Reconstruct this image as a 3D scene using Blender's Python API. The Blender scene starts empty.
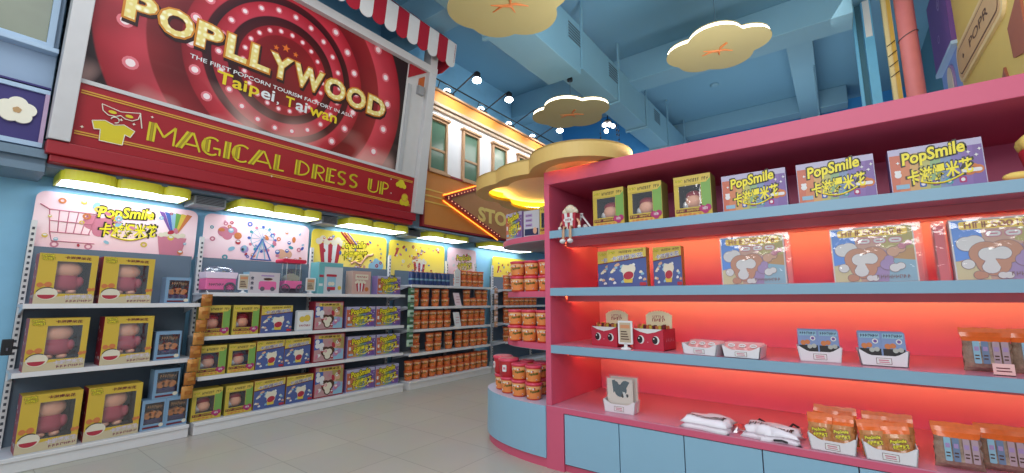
import bpy, bmesh, math, random
from math import sin, cos, pi, radians
from mathutils import Matrix, Vector, Euler
random.seed(7)
C = bpy.context.scene.collection
SC = bpy.context.scene

# ------------------------------------------------------------------ camera, world, lights, exposure
cam = bpy.data.cameras.new('camera')
co = bpy.data.objects.new('camera', cam)
C.objects.link(co)
cam.sensor_fit = 'HORIZONTAL'
cam.sensor_width = 36.0
cam.lens = 431.0 / 1024.0 * 36.0
cam.clip_start = 0.05
cam.clip_end = 100
co.location = (0, 0, 1.3)
co.rotation_euler = (radians(90 + 8.36), 0, radians(36.94))
SC.camera = co

SC.view_settings.view_transform = 'Standard'
SC.view_settings.look = 'None'
SC.view_settings.gamma = 1.0
SC.view_settings.use_curve_mapping = False
SC.view_settings.exposure = 0.0
SC.cycles.use_denoising = True
SC.cycles.max_bounces = 6
SC.cycles.diffuse_bounces = 4
SC.cycles.transparent_max_bounces = 12
SC.cycles.sample_clamp_indirect = 4.0
SC.cycles.caustics_reflective = False
SC.cycles.caustics_refractive = False

w = bpy.data.worlds.new('store_ambient')
SC.world = w
w.use_nodes = True
w.node_tree.nodes['Background'].inputs['Color'].default_value = (0.80, 0.90, 1.0, 1)
w.node_tree.nodes['Background'].inputs['Strength'].default_value = 0.60


def area(name, loc, size, power, color, rot=(0, 0, 0)):
    l = bpy.data.lights.new(name, 'AREA')
    l.shape = 'RECTANGLE'
    l.size, l.size_y = size
    l.energy = power
    l.color = color
    o = bpy.data.objects.new(name, l)
    C.objects.link(o)
    o.location = loc
    o.rotation_euler = rot
    return o


def spot(name, loc, aim, power, color, angle, blend=0.6, r=0.03):
    l = bpy.data.lights.new(name, 'SPOT')
    l.energy = power
    l.color = color
    l.spot_size = radians(angle)
    l.spot_blend = blend
    l.shadow_soft_size = r
    o = bpy.data.objects.new(name, l)
    C.objects.link(o)
    o.location = loc
    o.rotation_euler = (Vector(aim) - Vector(loc)).to_track_quat('-Z', 'Y').to_euler()
    return o


area('overhead_fill', (-1.6, 0.3, 5.6), (5.0, 3.0), 130, (0.96, 0.98, 1.0))  # unseen area light added as main illumination; no panel is modelled
area('rear_fill', (0.2, -2.3, 3.5), (4.0, 2.0), 125, (1.0, 0.97, 0.93), (radians(68), 0, radians(8)))  # fill added behind the camera to brighten the pink unit's front
area('ceiling_fill', (-0.1, 3.6, 2.44), (2.6, 0.5), 150, (0.95, 0.98, 1.0), (pi, 0, 0))  # added to brighten the ceiling from below; the unit has no such lamp
area('right_facade_fill', (0.2, 6.4, 5.3), (0.8, 2.5), 11, (1.0, 0.95, 0.86), (0, radians(-55), 0))  # extra light put in for the mustard facade, no fitting
area('back_ceiling_fill', (-0.9, 9.6, 3.0), (3.0, 1.0), 42, (0.93, 0.98, 1.0), (pi, 0, 0))  # unseen upward fill, added behind the unit for the rear ceiling
area('far_fill', (-3.6, 7.6, 4.7), (1.0, 2.5), 30, (1.0, 0.98, 0.95))  # added fill above the far racks, without a fitting


# ------------------------------------------------------------------ materials
def lin(c):
    r = []
    for x in c:
        x = x / 255.0
        r.append(x / 12.92 if x <= 0.04045 else ((x + 0.055) / 1.055) ** 2.4)
    return r


MATS = {}


def muted(name, rgb):
    # printed cardboard inks are duller than plastic or paint
    k = 0.16 if name.startswith(('box_', 'print_', 'art_')) else 0.0
    g = 0.3 * rgb[0] + 0.59 * rgb[1] + 0.11 * rgb[2]
    d = 0.9 if k else 1.0
    return tuple((c * (1 - k) + g * k) * d for c in rgb)


def mat(name, rgb, rough=0.5, metal=0.0, emit=0.0, var=0.06, scale=8.0, coat=0.0, spec=0.5, ecol=None):
    if name in MATS:
        return MATS[name]
    m = bpy.data.materials.new(name)
    m.use_nodes = True
    nt = m.node_tree
    b = nt.nodes['Principled BSDF']
    col = lin(muted(name, rgb))
    tc = nt.nodes.new('ShaderNodeTexCoord')
    nz = nt.nodes.new('ShaderNodeTexNoise')
    nz.inputs['Scale'].default_value = scale
    nz.inputs['Detail'].default_value = 3
    nt.links.new(tc.outputs['Object'], nz.inputs['Vector'])
    mx = nt.nodes.new('ShaderNodeMix')
    mx.data_type = 'RGBA'
    mx.inputs['A'].default_value = [c * (1 - var) for c in col] + [1]
    mx.inputs['B'].default_value = [min(1, c * (1 + var)) for c in col] + [1]
    nt.links.new(nz.outputs['Fac'], mx.inputs['Factor'])
    nt.links.new(mx.outputs['Result'], b.inputs['Base Color'])
    b.inputs['Roughness'].default_value = rough
    b.inputs['Metallic'].default_value = metal
    b.inputs['Specular IOR Level'].default_value = spec
    if coat:
        b.inputs['Coat Weight'].default_value = coat
    if emit:
        b.inputs['Emission Color'].default_value = lin(ecol or rgb) + [1]
        b.inputs['Emission Strength'].default_value = emit
    MATS[name] = m
    return m


def film_mat(name, tint=(255, 255, 255), refl=0.12, rough=0.08):
    """clear plastic: mostly transparent with a glossy skin"""
    if name in MATS:
        return MATS[name]
    m = bpy.data.materials.new(name)
    m.use_nodes = True
    nt = m.node_tree
    nt.nodes.remove(nt.nodes['Principled BSDF'])
    out = nt.nodes['Material Output']
    tr = nt.nodes.new('ShaderNodeBsdfTransparent')
    tr.inputs['Color'].default_value = lin(tint) + [1]
    gl = nt.nodes.new('ShaderNodeBsdfGlossy')
    gl.inputs['Roughness'].default_value = rough
    gl.inputs['Color'].default_value = (1, 1, 1, 1)
    tc = nt.nodes.new('ShaderNodeTexCoord')
    nz = nt.nodes.new('ShaderNodeTexNoise')
    nz.inputs['Scale'].default_value = 14
    bp = nt.nodes.new('ShaderNodeBump')
    bp.inputs['Strength'].default_value = 0.25
    bp.inputs['Distance'].default_value = 0.02
    nt.links.new(tc.outputs['Object'], nz.inputs['Vector'])
    nt.links.new(nz.outputs['Fac'], bp.inputs['Height'])
    nt.links.new(bp.outputs['Normal'], gl.inputs['Normal'])
    mx = nt.nodes.new('ShaderNodeMixShader')
    mx.inputs['Fac'].default_value = refl
    nt.links.new(tr.outputs[0], mx.inputs[1])
    nt.links.new(gl.outputs[0], mx.inputs[2])
    nt.links.new(mx.outputs[0], out.inputs['Surface'])
    MATS[name] = m
    return m


def light_mat(name, rgb, strength):
    if name in MATS:
        return MATS[name]
    m = bpy.data.materials.new(name)
    m.use_nodes = True
    nt = m.node_tree
    nt.nodes.remove(nt.nodes['Principled BSDF'])
    e = nt.nodes.new('ShaderNodeEmission')
    e.inputs['Color'].default_value = lin(rgb) + [1]
    e.inputs['Strength'].default_value = strength
    nt.links.new(e.outputs[0], nt.nodes['Material Output'].inputs['Surface'])
    MATS[name] = m
    return m


def ramp_mat(name, stops, vec_expr, rough=0.5, const=False, spec=0.5):
    """colour ramp over a coordinate: vec_expr = ('len', centre) radial or ('x'|'z', lo, hi) linear, in object space"""
    m = bpy.data.materials.new(name)
    m.use_nodes = True
    nt = m.node_tree
    b = nt.nodes['Principled BSDF']
    b.inputs['Roughness'].default_value = rough
    b.inputs['Specular IOR Level'].default_value = spec
    tc = nt.nodes.new('ShaderNodeTexCoord')
    if vec_expr[0] == 'len':
        sub = nt.nodes.new('ShaderNodeVectorMath')
        sub.operation = 'SUBTRACT'
        sub.inputs[1].default_value = vec_expr[1]
        nt.links.new(tc.outputs['Object'], sub.inputs[0])
        ln = nt.nodes.new('ShaderNodeVectorMath')
        ln.operation = 'LENGTH'
        nt.links.new(sub.outputs[0], ln.inputs[0])
        src = ln.outputs['Value']
        lo, hi = vec_expr[2], vec_expr[3]
    else:
        sp = nt.nodes.new('ShaderNodeSeparateXYZ')
        nt.links.new(tc.outputs['Object'], sp.inputs[0])
        src = sp.outputs[vec_expr[0].upper()]
        lo, hi = vec_expr[1], vec_expr[2]
    mr = nt.nodes.new('ShaderNodeMapRange')
    mr.inputs['From Min'].default_value = lo
    mr.inputs['From Max'].default_value = hi
    nt.links.new(src, mr.inputs['Value'])
    cr = nt.nodes.new('ShaderNodeValToRGB')
    if const:
        cr.color_ramp.interpolation = 'CONSTANT'
    el = cr.color_ramp.elements
    while len(el) < len(stops):
        el.new(0.5)
    for e, (p, c) in zip(el, stops):
        e.position = p
        e.color = lin(c) + [1]
    nt.links.new(mr.outputs[0], cr.inputs[0])
    nt.links.new(cr.outputs[0], b.inputs['Base Color'])
    return m


# ------------------------------------------------------------------ geometry helpers
TXT = {}


def text_polys(s, bold=0.0, shear=0.0):
    key = (s, bold, shear)
    if key in TXT:
        return TXT[key]
    if s[0] == '~':
        # small print too blurred to read in the photograph: rows of short strokes, one cluster per character
        rnd = random.Random(len(s) * 7 + 3)
        vs, fs = [], []
        for k, ch in enumerate(s[1:]):
            if ch == ' ':
                continue
            x = 0.72 * k
            for x0, x1, y0, y1 in ((0.0, 0.14, 0.0, 0.8), (0.0, 0.5, rnd.choice((0.32, 0.66)), 0), (rnd.choice((0.2, 0.42)), 0, rnd.choice((0.0, 0.3)), 0.78)):
                x1 = x1 or x0 + 0.14
                y1 = y1 or y0 + 0.14
                q = len(vs)
                vs += [(x + x0, y0), (x + x1, y0), (x + x1, y1), (x + x0, y1)]
                fs.append((q, q + 1, q + 2, q + 3))
        TXT[key] = (vs, fs)
        return TXT[key]
    c = bpy.data.curves.new('lettering', 'FONT')
    c.body = s
    c.offset = bold
    c.shear = shear
    c.resolution_u = 3
    o = bpy.data.objects.new('lettering', c)
    C.objects.link(o)
    dg = bpy.context.evaluated_depsgraph_get()
    me = bpy.data.meshes.new_from_object(o.evaluated_get(dg))
    vs = [(v.co.x, v.co.y) for v in me.vertices]
    fs = [tuple(p.vertices) for p in me.polygons]
    bpy.data.objects.remove(o)
    bpy.data.curves.remove(c)
    bpy.data.meshes.remove(me)
    TXT[key] = (vs, fs)
    return TXT[key]


class G:
    def __init__(s):
        s.v, s.f, s.mi, s.mats, s.sm = [], [], [], [], []
        s.M = Matrix()

    def mid(s, m):
        if m not in s.mats:
            s.mats.append(m)
        return s.mats.index(m)

    def add(s, vs, fs, m, smooth=False):
        k = len(s.v)
        i = s.mid(m)
        s.v += [tuple(s.M @ Vector(p)) for p in vs]
        for f in fs:
            s.f.append(tuple(k + j for j in f))
            s.mi.append(i)
            s.sm.append(smooth)
        return s

    def box(s, x0, x1, y0, y1, z0, z1, m):
        vs = [(x, y, z) for x in (x0, x1) for y in (y0, y1) for z in (z0, z1)]
        return s.add(vs, [(0, 1, 3, 2), (4, 6, 7, 5), (0, 4, 5, 1), (2, 3, 7, 6), (0, 2, 6, 4), (1, 5, 7, 3)], m)

    def prism(s, pts, y0, y1, m, caps=True):
        """outline in x,z (counter-clockwise seen from -y), from y0 (front) to y1"""
        n = len(pts)
        vs = [(x, y0, z) for x, z in pts] + [(x, y1, z) for x, z in pts]
        fs = [(i, i + n, (i + 1) % n + n, (i + 1) % n)[::1] for i in range(n)]
        if caps:
            fs += [tuple(range(n)), tuple(range(2 * n - 1, n - 1, -1))]
        return s.add(vs, fs, m)

    def prismz(s, pts, z0, z1, m, caps=True, mtop=None):
        n = len(pts)
        vs = [(x, y, z0) for x, y in pts] + [(x, y, z1) for x, y in pts]
        s.add(vs, [(i, (i + 1) % n, (i + 1) % n + n, i + n) for i in range(n)], m)
        if caps:
            s.add(vs, [tuple(range(n - 1, -1, -1)), tuple(range(n, 2 * n))], mtop or m)
        return s

    def prismx(s, pts, x0, x1, m):
        n = len(pts)
        vs = [(x0, y, z) for y, z in pts] + [(x1, y, z) for y, z in pts]
        return s.add(vs, [(i, (i + 1) % n, (i + 1) % n + n, i + n) for i in range(n)] + [tuple(range(n - 1, -1, -1)), tuple(range(n, 2 * n))], m)

    def flat(s, pts, y, m):
        return s.add([(x, y, z) for x, z in pts], [tuple(range(len(pts)))], m)

    def rect(s, x0, x1, z0, z1, y, m):
        return s.flat([(x0, z0), (x1, z0), (x1, z1), (x0, z1)], y, m)

    def ell(s, cx, cz, rx, rz, y, m, n=20, a0=0.0, a1=2 * pi, rot=0.0):
        full = abs(a1 - a0 - 2 * pi) < 1e-6
        k = n if full else n + 1
        p = []
        for i in range(k):
            a = a0 + (a1 - a0) * i / n
            x, z = rx * cos(a), rz * sin(a)
            p.append((cx + x * cos(rot) - z * sin(rot), cz + x * sin(rot) + z * cos(rot)))
        return s.flat(p, y, m)

    def ring(s, cx, cz, r0, r1, y, m, n=24):
        vs, fs = [], []
        for i in range(n):
            a = 2 * pi * i / n
            vs += [(cx + r0 * cos(a), y, cz + r0 * sin(a)), (cx + r1 * cos(a), y, cz + r1 * sin(a))]
            j = (i + 1) % n
            fs.append((2 * i, 2 * i + 1, 2 * j + 1, 2 * j))
        return s.add(vs, fs, m)

    def lathe(s, prof, n, m, c=(0, 0, 0), smooth=True, sx=1.0, sy=1.0):
        vs, fs = [], []
        for r, z in prof:
            for i in range(n):
                a = 2 * pi * i / n
                vs.append((c[0] + sx * r * cos(a), c[1] + sy * r * sin(a), c[2] + z))
        for k in range(len(prof) - 1):
            for i in range(n):
                j = (i + 1) % n
                fs.append((k * n + i, k * n + j, (k + 1) * n + j, (k + 1) * n + i))
        s.add(vs, fs, m, smooth)
        a, b = len(prof) - 1, 0
        s.add(vs, [tuple(range(n - 1, -1, -1)), tuple(a * n + i for i in range(n))], m)
        return s

    def ball(s, c, r, m, n=14, k=8, sx=1.0, sy=1.0, sz=1.0):
        prof = [(max(0.001, r * sin(pi * i / k)), -r * sz * cos(pi * i / k)) for i in range(k + 1)]
        return s.lathe(prof, n, m, c, True, sx, sy)

    def tube(s, pts, r, m, n=8, smooth=True):
        pts = [Vector(p) for p in pts]
        vs, fs = [], []
        for i, p in enumerate(pts):
            d = (pts[min(i + 1, len(pts) - 1)] - pts[max(i - 1, 0)]).normalized()
            u = d.cross(Vector((0.13, 0.37, 1) if abs(d.z) < 0.9 else (1, 0.2, 0))).normalized()
            v = d.cross(u)
            rr = r[i] if isinstance(r, (list, tuple)) else r
            for k in range(n):
                a = 2 * pi * k / n
                vs.append(tuple(p + rr * (cos(a) * u + sin(a) * v)))
        for i in range(len(pts) - 1):
            for k in range(n):
                j = (k + 1) % n
                fs.append((i * n + k, i * n + j, (i + 1) * n + j, (i + 1) * n + k))
        s.add(vs, fs, m, smooth)
        e = (len(pts) - 1) * n
        return s.add(vs, [tuple(range(n - 1, -1, -1)), tuple(range(e, e + n))], m)

    def text(s, t, x0, x1, z0, z1, y, m, bold=0.0, shear=0.0, rot=0.0):
        vs, fs = text_polys(t, bold, shear)
        ax, bx = min(p[0] for p in vs), max(p[0] for p in vs)
        az, bz = min(p[1] for p in vs), max(p[1] for p in vs)
        cx, cz = (x0 + x1) / 2, (z0 + z1) / 2
        o = []
        for px, pz in vs:
            x = x0 + (px - ax) / (bx - ax) * (x1 - x0) - cx
            z = z0 + (pz - az) / (bz - az) * (z1 - z0) - cz
            o.append((cx + x * cos(rot) - z * sin(rot), y, cz + x * sin(rot) + z * cos(rot)))
        return s.add(o, fs, m)

    def mesh(s, name, bevel=0.0, seg=2, fix=False):
        me = bpy.data.meshes.new(name)
        me.from_pydata(s.v, [], s.f)
        for m in s.mats:
            me.materials.append(m)
        for p, i, q in zip(me.polygons, s.mi, s.sm):
            p.material_index = i
            p.use_smooth = q
        if bevel or fix:
            bm = bmesh.new()
            bm.from_mesh(me)
            bmesh.ops.remove_doubles(bm, verts=bm.verts, dist=1e-5)
            bmesh.ops.recalc_face_normals(bm, faces=bm.faces)
            if bevel:
                es = [e for e in bm.edges if len(e.link_faces) == 2 and e.calc_face_angle(0) > 0.6]
                bmesh.ops.bevel(bm, geom=es, offset=bevel, segments=seg, profile=0.5, affect='EDGES', clamp_overlap=True)
            bm.to_mesh(me)
            bm.free()
        me.update()
        return me

    def obj(s, name, parent=None, bevel=0.0, seg=2, fix=False):
        o = bpy.data.objects.new(name, s.mesh(name, bevel, seg, fix))
        C.objects.link(o)
        o.parent = parent
        return o


def tag(o, label, cat, group=None):
    o['label'] = label
    o['category'] = cat
    if group:
        o['group'] = group
    return o


def thing(name, label, cat, loc=(0, 0, 0), rotz=0.0, group=None):
    o = bpy.data.objects.new(name, None)
    o.empty_display_size = 0.05
    C.objects.link(o)
    o.location = loc
    o.rotation_euler = (0, 0, rotz)
    return tag(o, label, cat, group)


def struct(name, g, **k):
    o = g.obj(name, **k)
    o['kind'] = 'structure'
    return o


def dup(root, loc, rotz=None, label=None, group=None, scale=None):
    r = root.copy()
    C.objects.link(r)
    r.location = loc
    if rotz is not None:
        r.rotation_euler = (0, 0, rotz)
    if label:
        r['label'] = label
    if group:
        r['group'] = group
    if scale:
        r.scale = scale
    for ch in list(root.children):
        c = ch.copy()
        C.objects.link(c)
        c.parent = r
        for g in list(ch.children):
            d = g.copy()
            C.objects.link(d)
            d.parent = c
    return r


class Maker:
    """first use builds the item, later uses copy it with its parts"""

    def __init__(s, fn):
        s.fn, s.first = fn, None

    def put(s, loc, rotz, label, group=None, scale=(1, 1, 1)):
        if s.first is None:
            s.first = o = s.fn()
            o.location = loc
            o.rotation_euler = (0, 0, rotz)
            o['label'] = label
            if group:
                o['group'] = group
            o.scale = scale
            return o
        return dup(s.first, loc, rotz, label, group, scale)


ORD = ['first', 'second', 'third', 'fourth', 'fifth', 'sixth', 'seventh', 'eighth', 'ninth', 'tenth', 'eleventh', 'twelfth', 'thirteenth']


def cloud(cx, cy, circles, n=96, rot=0.0, grow=0.0):
    """scalloped outline around (cx, cy): the outside of several overlapping circles"""
    out = []
    for i in range(n):
        a = 2 * pi * i / n
        dx, dy = cos(a), sin(a)
        best = 0.0
        for x, y, r in circles:
            r = r + grow
            b = dx * x + dy * y
            d = b * b - (x * x + y * y - r * r)
            if d > 0:
                best = max(best, b + math.sqrt(d))
        out.append((cx + best * cos(a + rot), cy + best * sin(a + rot)))
    return out


def rrect(x0, x1, z0, z1, r, n=5):
    p = []
    for cx, cz, a in ((x1 - r, z0 + r, -pi / 2), (x1 - r, z1 - r, 0), (x0 + r, z1 - r, pi / 2), (x0 + r, z0 + r, pi)):
        for i in range(n + 1):
            t = a + pi / 2 * i / n
            p.append((cx + r * cos(t), cz + r * sin(t)))
    return p


LW = pi / 2          # items on the left wall: their front (-Y) turns to face +X

M_ = mat
white = M_('white_paint', (225, 226, 226), 0.5)
black = M_('black_plastic', (24, 24, 27), 0.45)

# ------------------------------------------------------------------ the setting
def floor_mat():
    m = bpy.data.materials.new('floor_tile')
    m.use_nodes = True
    nt = m.node_tree
    b = nt.nodes['Principled BSDF']
    tc = nt.nodes.new('ShaderNodeTexCoord')
    br = nt.nodes.new('ShaderNodeTexBrick')
    br.offset = 0.0
    br.inputs['Scale'].default_value = 1.0
    br.inputs['Brick Width'].default_value = 0.62
    br.inputs['Row Height'].default_value = 0.62
    br.inputs['Mortar Size'].default_value = 0.003
    br.inputs['Mortar Smooth'].default_value = 0.2
    br.inputs['Color1'].default_value = lin((188, 182, 170)) + [1]
    br.inputs['Color2'].default_value = lin((182, 176, 165)) + [1]
    br.inputs['Mortar'].default_value = lin((140, 134, 125)) + [1]
    nz = nt.nodes.new('ShaderNodeTexNoise')
    nz.inputs['Scale'].default_value = 2.2
    nz.inputs['Detail'].default_value = 6
    mx = nt.nodes.new('ShaderNodeMix')
    mx.data_type = 'RGBA'
    mx.blend_type = 'MULTIPLY'
    mx.inputs['Factor'].default_value = 0.18
    nt.links.new(tc.outputs['Object'], br.inputs['Vector'])
    nt.links.new(tc.outputs['Object'], nz.inputs['Vector'])
    nt.links.new(br.outputs['Color'], mx.inputs['A'])
    nt.links.new(nz.outputs['Color'], mx.inputs['B'])
    nt.links.new(mx.outputs['Result'], b.inputs['Base Color'])
    b.inputs['Roughness'].default_value = 0.28
    return m


ceil_blue = M_('ceiling_blue_paint', (112, 160, 186), 0.7, var=0.08, scale=0.7)
beam_blue = M_('beam_blue_paint', (122, 166, 188), 0.7, var=0.06, scale=1.0)
wall_blue = M_('wall_light_blue', (140, 196, 226), 0.6)
deep_blue = M_('wall_sky_blue', (60, 150, 218), 0.65)
dark_teal = M_('wall_teal', (70, 120, 140), 0.7)

g = G(); g.box(-5.8, 4.0, -2.5, 12.4, -0.1, 0.0, floor_mat()); struct('floor', g)
g = G(); g.box(-5.8, 4.0, -2.5, 12.4, 5.9, 6.0, ceil_blue); struct('ceiling', g)
g = G(); g.box(-5.75, -5.62, -2.5, 12.3, 0.0, 5.9, wall_blue); struct('wall_left', g)
g = G(); g.box(-5.62, 4.0, 12.2, 12.35, 0.0, 5.9, deep_blue); struct('wall_far', g)
g = G(); g.box(-5.62, -3.25, 9.75, 9.95, 0.0, 5.9, deep_blue); struct('wall_back', g)
# ceiling beams
for nm, a in (('beam_cross', (-5.62, 0.52, 7.45, 7.95, 5.38, 5.9)), ('beam_front', (-5.62, 1.62, 3.9, 4.3, 5.4, 5.9)),
              ('beam_long', (-0.35, 0.02, 7.95, 12.2, 5.45, 5.9)), ('beam_back', (-5.62, 0.52, 11.3, 11.7, 5.5, 5.9))):
    g = G(); g.box(*a, beam_blue); struct(nm, g, bevel=0.012)

# air duct with hanger straps
duct_m = M_('duct_blue_paint', (128, 172, 192), 0.5, var=0.05, scale=2.0)
vent_m = M_('vent_grey', (70, 92, 104), 0.5)
t = thing('air_duct', 'long light blue square air duct running under the ceiling', 'air duct', (-3.2, 3.5, 4.8))
g = G()
g.box(-0.20, 0.37, -0.9, 2.0, -0.12, 0.68, duct_m)
g.box(-0.05, 0.37, 2.0, 8.6, 0.0, 0.65, duct_m)
g.obj('duct_body', t, bevel=0.01)
for y in (0.4, 2.0, 3.4, 4.8, 6.2, 7.6):
    g = G()
    e = 0.22 if y < 1.9 else 0.07
    zb = -0.125 if y < 1.9 else -0.005
    g.box(-e, 0.40, y, y + 0.05, zb - 0.035, zb, duct_m)
    g.box(0.375, 0.40, y, y + 0.05, zb, 1.1, duct_m)
    g.box(-e, -e + 0.02, y, y + 0.05, zb, 1.1, duct_m)
    g.obj('hanger_strap', t)
for y in (1.6, 3.0, 5.3):
    g = G()
    g.box(0.365, 0.375, y, y + 0.42, 0.28, 0.60, duct_m)
    for k in range(6):
        g.box(0.37, 0.38, y + 0.03, y + 0.39, 0.305 + k * 0.046, 0.33 + k * 0.046, vent_m)
    g.obj('vent_grille', t)

# ------------------------------------------------------------------ left shop front: facade, sign, awning
fac_white = M_('facade_white', (236, 236, 238), 0.6, var=0.03)
fac_grey = M_('facade_grey_blue', (150, 172, 198), 0.6, var=0.03)
fac_dark = M_('facade_slate_blue', (110, 132, 150), 0.6)
wood = M_('window_wood', (190, 150, 112), 0.5, var=0.15, scale=20)
lblue = M_('window_frame_blue', (172, 196, 220), 0.5)
glass_green = M_('window_glass_green', (92, 122, 100), 0.15, spec=0.8, var=0.2, scale=3)
glass_olive = M_('window_glass_olive', (112, 118, 92), 0.2, spec=0.8, var=0.2, scale=3)
orange_band = M_('cornice_orange', (236, 150, 62), 0.55)
tan = M_('cornice_tan', (186, 164, 140), 0.6)

g = G()
g.box(-5.62, -5.2, 4.46, 9.6, 3.36, 4.48, fac_white)
g.box(-5.62, -5.2, 4.46, 9.6, 2.42, 3.36, fac_dark)
struct('wall_facade_right', g)
g = G()
g.box(-5.62, -5.15, 4.46, 9.65, 4.48, 4.54, tan)
g.box(-5.62, -5.11, 4.46, 9.67, 4.54, 4.60, tan)
struct('trim_cornice_lip', g, bevel=0.01)
g = G()
g.box(-5.62, -5.13, 4.46, 9.66, 4.60, 4.79, orange_band)
g.box(-5.62, -5.08, 4.46, 9.70, 4.79, 4.83, tan)
struct('trim_cornice_band', g, bevel=0.008)
g = G()
g.box(-5.62, -5.2, -2.4, 0.40, 2.62, 5.9, fac_grey)
g.box(-5.62, -5.2, -2.4, 0.44, 2.34, 2.62, fac_dark)
for k, (z0, z1, x) in enumerate(((2.34, 2.40, -5.14), (2.40, 2.45, -5.17), (2.45, 2.52, -5.12))):
    g.box(-5.2, x, -2.4, 0.43, z0, z1, fac_dark)
struct('wall_facade_left', g)
g = G(); g.box(-5.62, -5.2, 0.44, 4.46, 2.40, 5.0, fac_dark); struct('wall_facade_middle', g)


def facade_window(name, y0, y1, z0, z1, frame, glass, sill):
    t = bpy.data.objects.new(name, None)
    C.objects.link(t)
    t.location = (-5.2, (y0 + y1) / 2, z0)
    t.rotation_euler = (0, 0, LW)
    t['kind'] = 'structure'
    wd, h = (y1 - y0) / 2, z1 - z0
    g = G()
    fw = 0.045
    g.box(-wd, -wd + fw, -0.05, 0, 0, h, frame); g.box(wd - fw, wd, -0.05, 0, 0, h, frame)
    g.box(-wd, wd, -0.055, 0, h - fw, h, frame); g.box(-wd, wd, -0.055, 0, 0, fw, frame)
    g.box(-wd - 0.03, wd + 0.03, -0.085, 0, h, h + 0.04, frame)
    o = g.obj('window_frame', t, bevel=0.004)
    g = G(); g.box(-wd + fw, wd - fw, -0.035, 0, h * 0.40, h * 0.40 + 0.035, frame); g.obj('sash_bar', t)
    g = G(); g.box(-wd - 0.03, wd + 0.03, -0.1, 0, -0.04, 0, sill); g.obj('window_sill', t, bevel=0.005)
    g = G(); g.box(-wd + fw, wd - fw, -0.015, -0.005, fw, h - fw, glass); g.obj('window_pane', t)
    return t


facade_window('window_1', 4.60, 5.02, 3.40, 4.33, wood, glass_green, wood)
facade_window('window_2', 5.40, 5.85, 3.40, 4.33, wood, glass_green, wood)
facade_window('window_3', 6.24, 6.70, 3.40, 4.33, wood, glass_green, wood)
facade_window('window_4', 7.08, 7.54, 3.40, 4.33, wood, glass_green, wood)
facade_window('window_5', -0.75, 0.37, 3.40, 4.75, lblue, glass_olive, lblue)

# navy sign with a flower-shaped cloud
navy = M_('sign_navy', (52, 40, 110), 0.5)
pinkish = M_('sign_pink_edge', (190, 160, 190), 0.5)
cream = M_('cream_paint', (240, 234, 214), 0.5)
t = thing('navy_sign', 'navy blue sign panel with a cream popcorn flower at the left edge', 'sign', (-5.2, -0.2, 2.56), LW)
g = G(); g.box(-0.9, 0.58, -0.03, 0, 0, 0.46, navy); g.obj('sign_panel', t)
g = G()
g.box(-0.9, 0.595, -0.05, 0, 0.44, 0.475, lblue); g.box(-0.9, 0.595, -0.05, 0, -0.02, 0.02, lblue)
g.box(0.57, 0.595, -0.05, 0, 0.02, 0.44, pinkish); g.box(-0.9, 0.595, -0.055, 0, 0.485, 0.50, navy)
g.obj('sign_border', t)
g = G()
o5 = cloud(0.43, 0.25, [(0.055 * cos(radians(a)), 0.055 * sin(radians(a)), 0.055) for a in (90, 162, 234, 306, 18)], 60)
g.prism(o5, -0.055, -0.03, cream)
g.prism(cloud(0.43, 0.25, [(0.012 * cos(radians(a)), 0.012 * sin(radians(a)), 0.013) for a in (90, 162, 234, 306, 18)], 40), -0.06, -0.055, M_('flower_tan', (190, 150, 100), 0.5))
g.obj('flower_emblem', t, fix=True)

# ----- orange store sign with bulb arrow
org = M_('store_sign_orange', (204, 128, 52), 0.5, var=0.1, scale=2)
org2 = M_('store_sign_tan', (176, 122, 74), 0.5)
dred = M_('sign_dark_red', (140, 28, 36), 0.5)
yel_line = M_('sign_yellow_line', (226, 182, 84), 0.5)
bulb_warm = light_mat('warm_bulb', (255, 180, 130), 1.0)
t = thing('store_sign', 'orange wall sign with a bulb-lit arrow beside the windows', 'sign', (-5.2, 5.95, 2.46), LW)
g = G(); g.box(-1.45, 2.6, -0.06, 0, 0, 0.92, org); g.obj('sign_panel', t)
g = G()
for a in ((-1.47, 2.62, 0.90, 0.935), (-1.47, 2.62, -0.015, 0.02), (-1.47, -1.435, 0.02, 0.9)):
    g.box(a[0], a[1], -0.075, 0, a[2], a[3], dred)
g.obj('sign_border', t)
g = G()
for z in (0.60, 0.50, 0.40):
    g.box(-1.43, -0.75, -0.068, -0.06, z - 0.012, z + 0.012, yel_line)
g.obj('stripe', t)
tipx, tipz = -1.02, 0.52
g = G()
g.prism([(tipx - 0.03, tipz), (0.40, 0.02), (2.4, 0.02), (2.4, 0.88), (-0.15, 0.88)], -0.09, -0.06, org2)
g.obj('arrow_panel', t)
a0, a1, a2 = (-0.1, 0.90), (tipx, tipz), (0.42, 0.02)
g = G()
for p, q in ((a0, a1), (a1, a2)):
    dx, dz = q[0] - p[0], q[1] - p[1]
    L = math.hypot(dx, dz)
    nx, nz = -dz / L * 0.03, dx / L * 0.03
    g.prism([(p[0] + nx, p[1] + nz), (p[0] - nx, p[1] - nz), (q[0] - nx, q[1] - nz), (q[0] + nx, q[1] + nz)][::-1], -0.14, -0.09, dred)
g.obj('arrow_rim', t, fix=True)
for p, q, n in ((a0, a1, 12), (a1, a2, 18)):
    for i in range(n):
        f = (i + 0.5) / n
        g = G()
        g.ball((p[0] + (q[0] - p[0]) * f, -0.145, p[1] + (q[1] - p[1]) * f), 0.012, bulb_warm, 8, 5)
        g.obj('bulb', t)
g = G()
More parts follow.
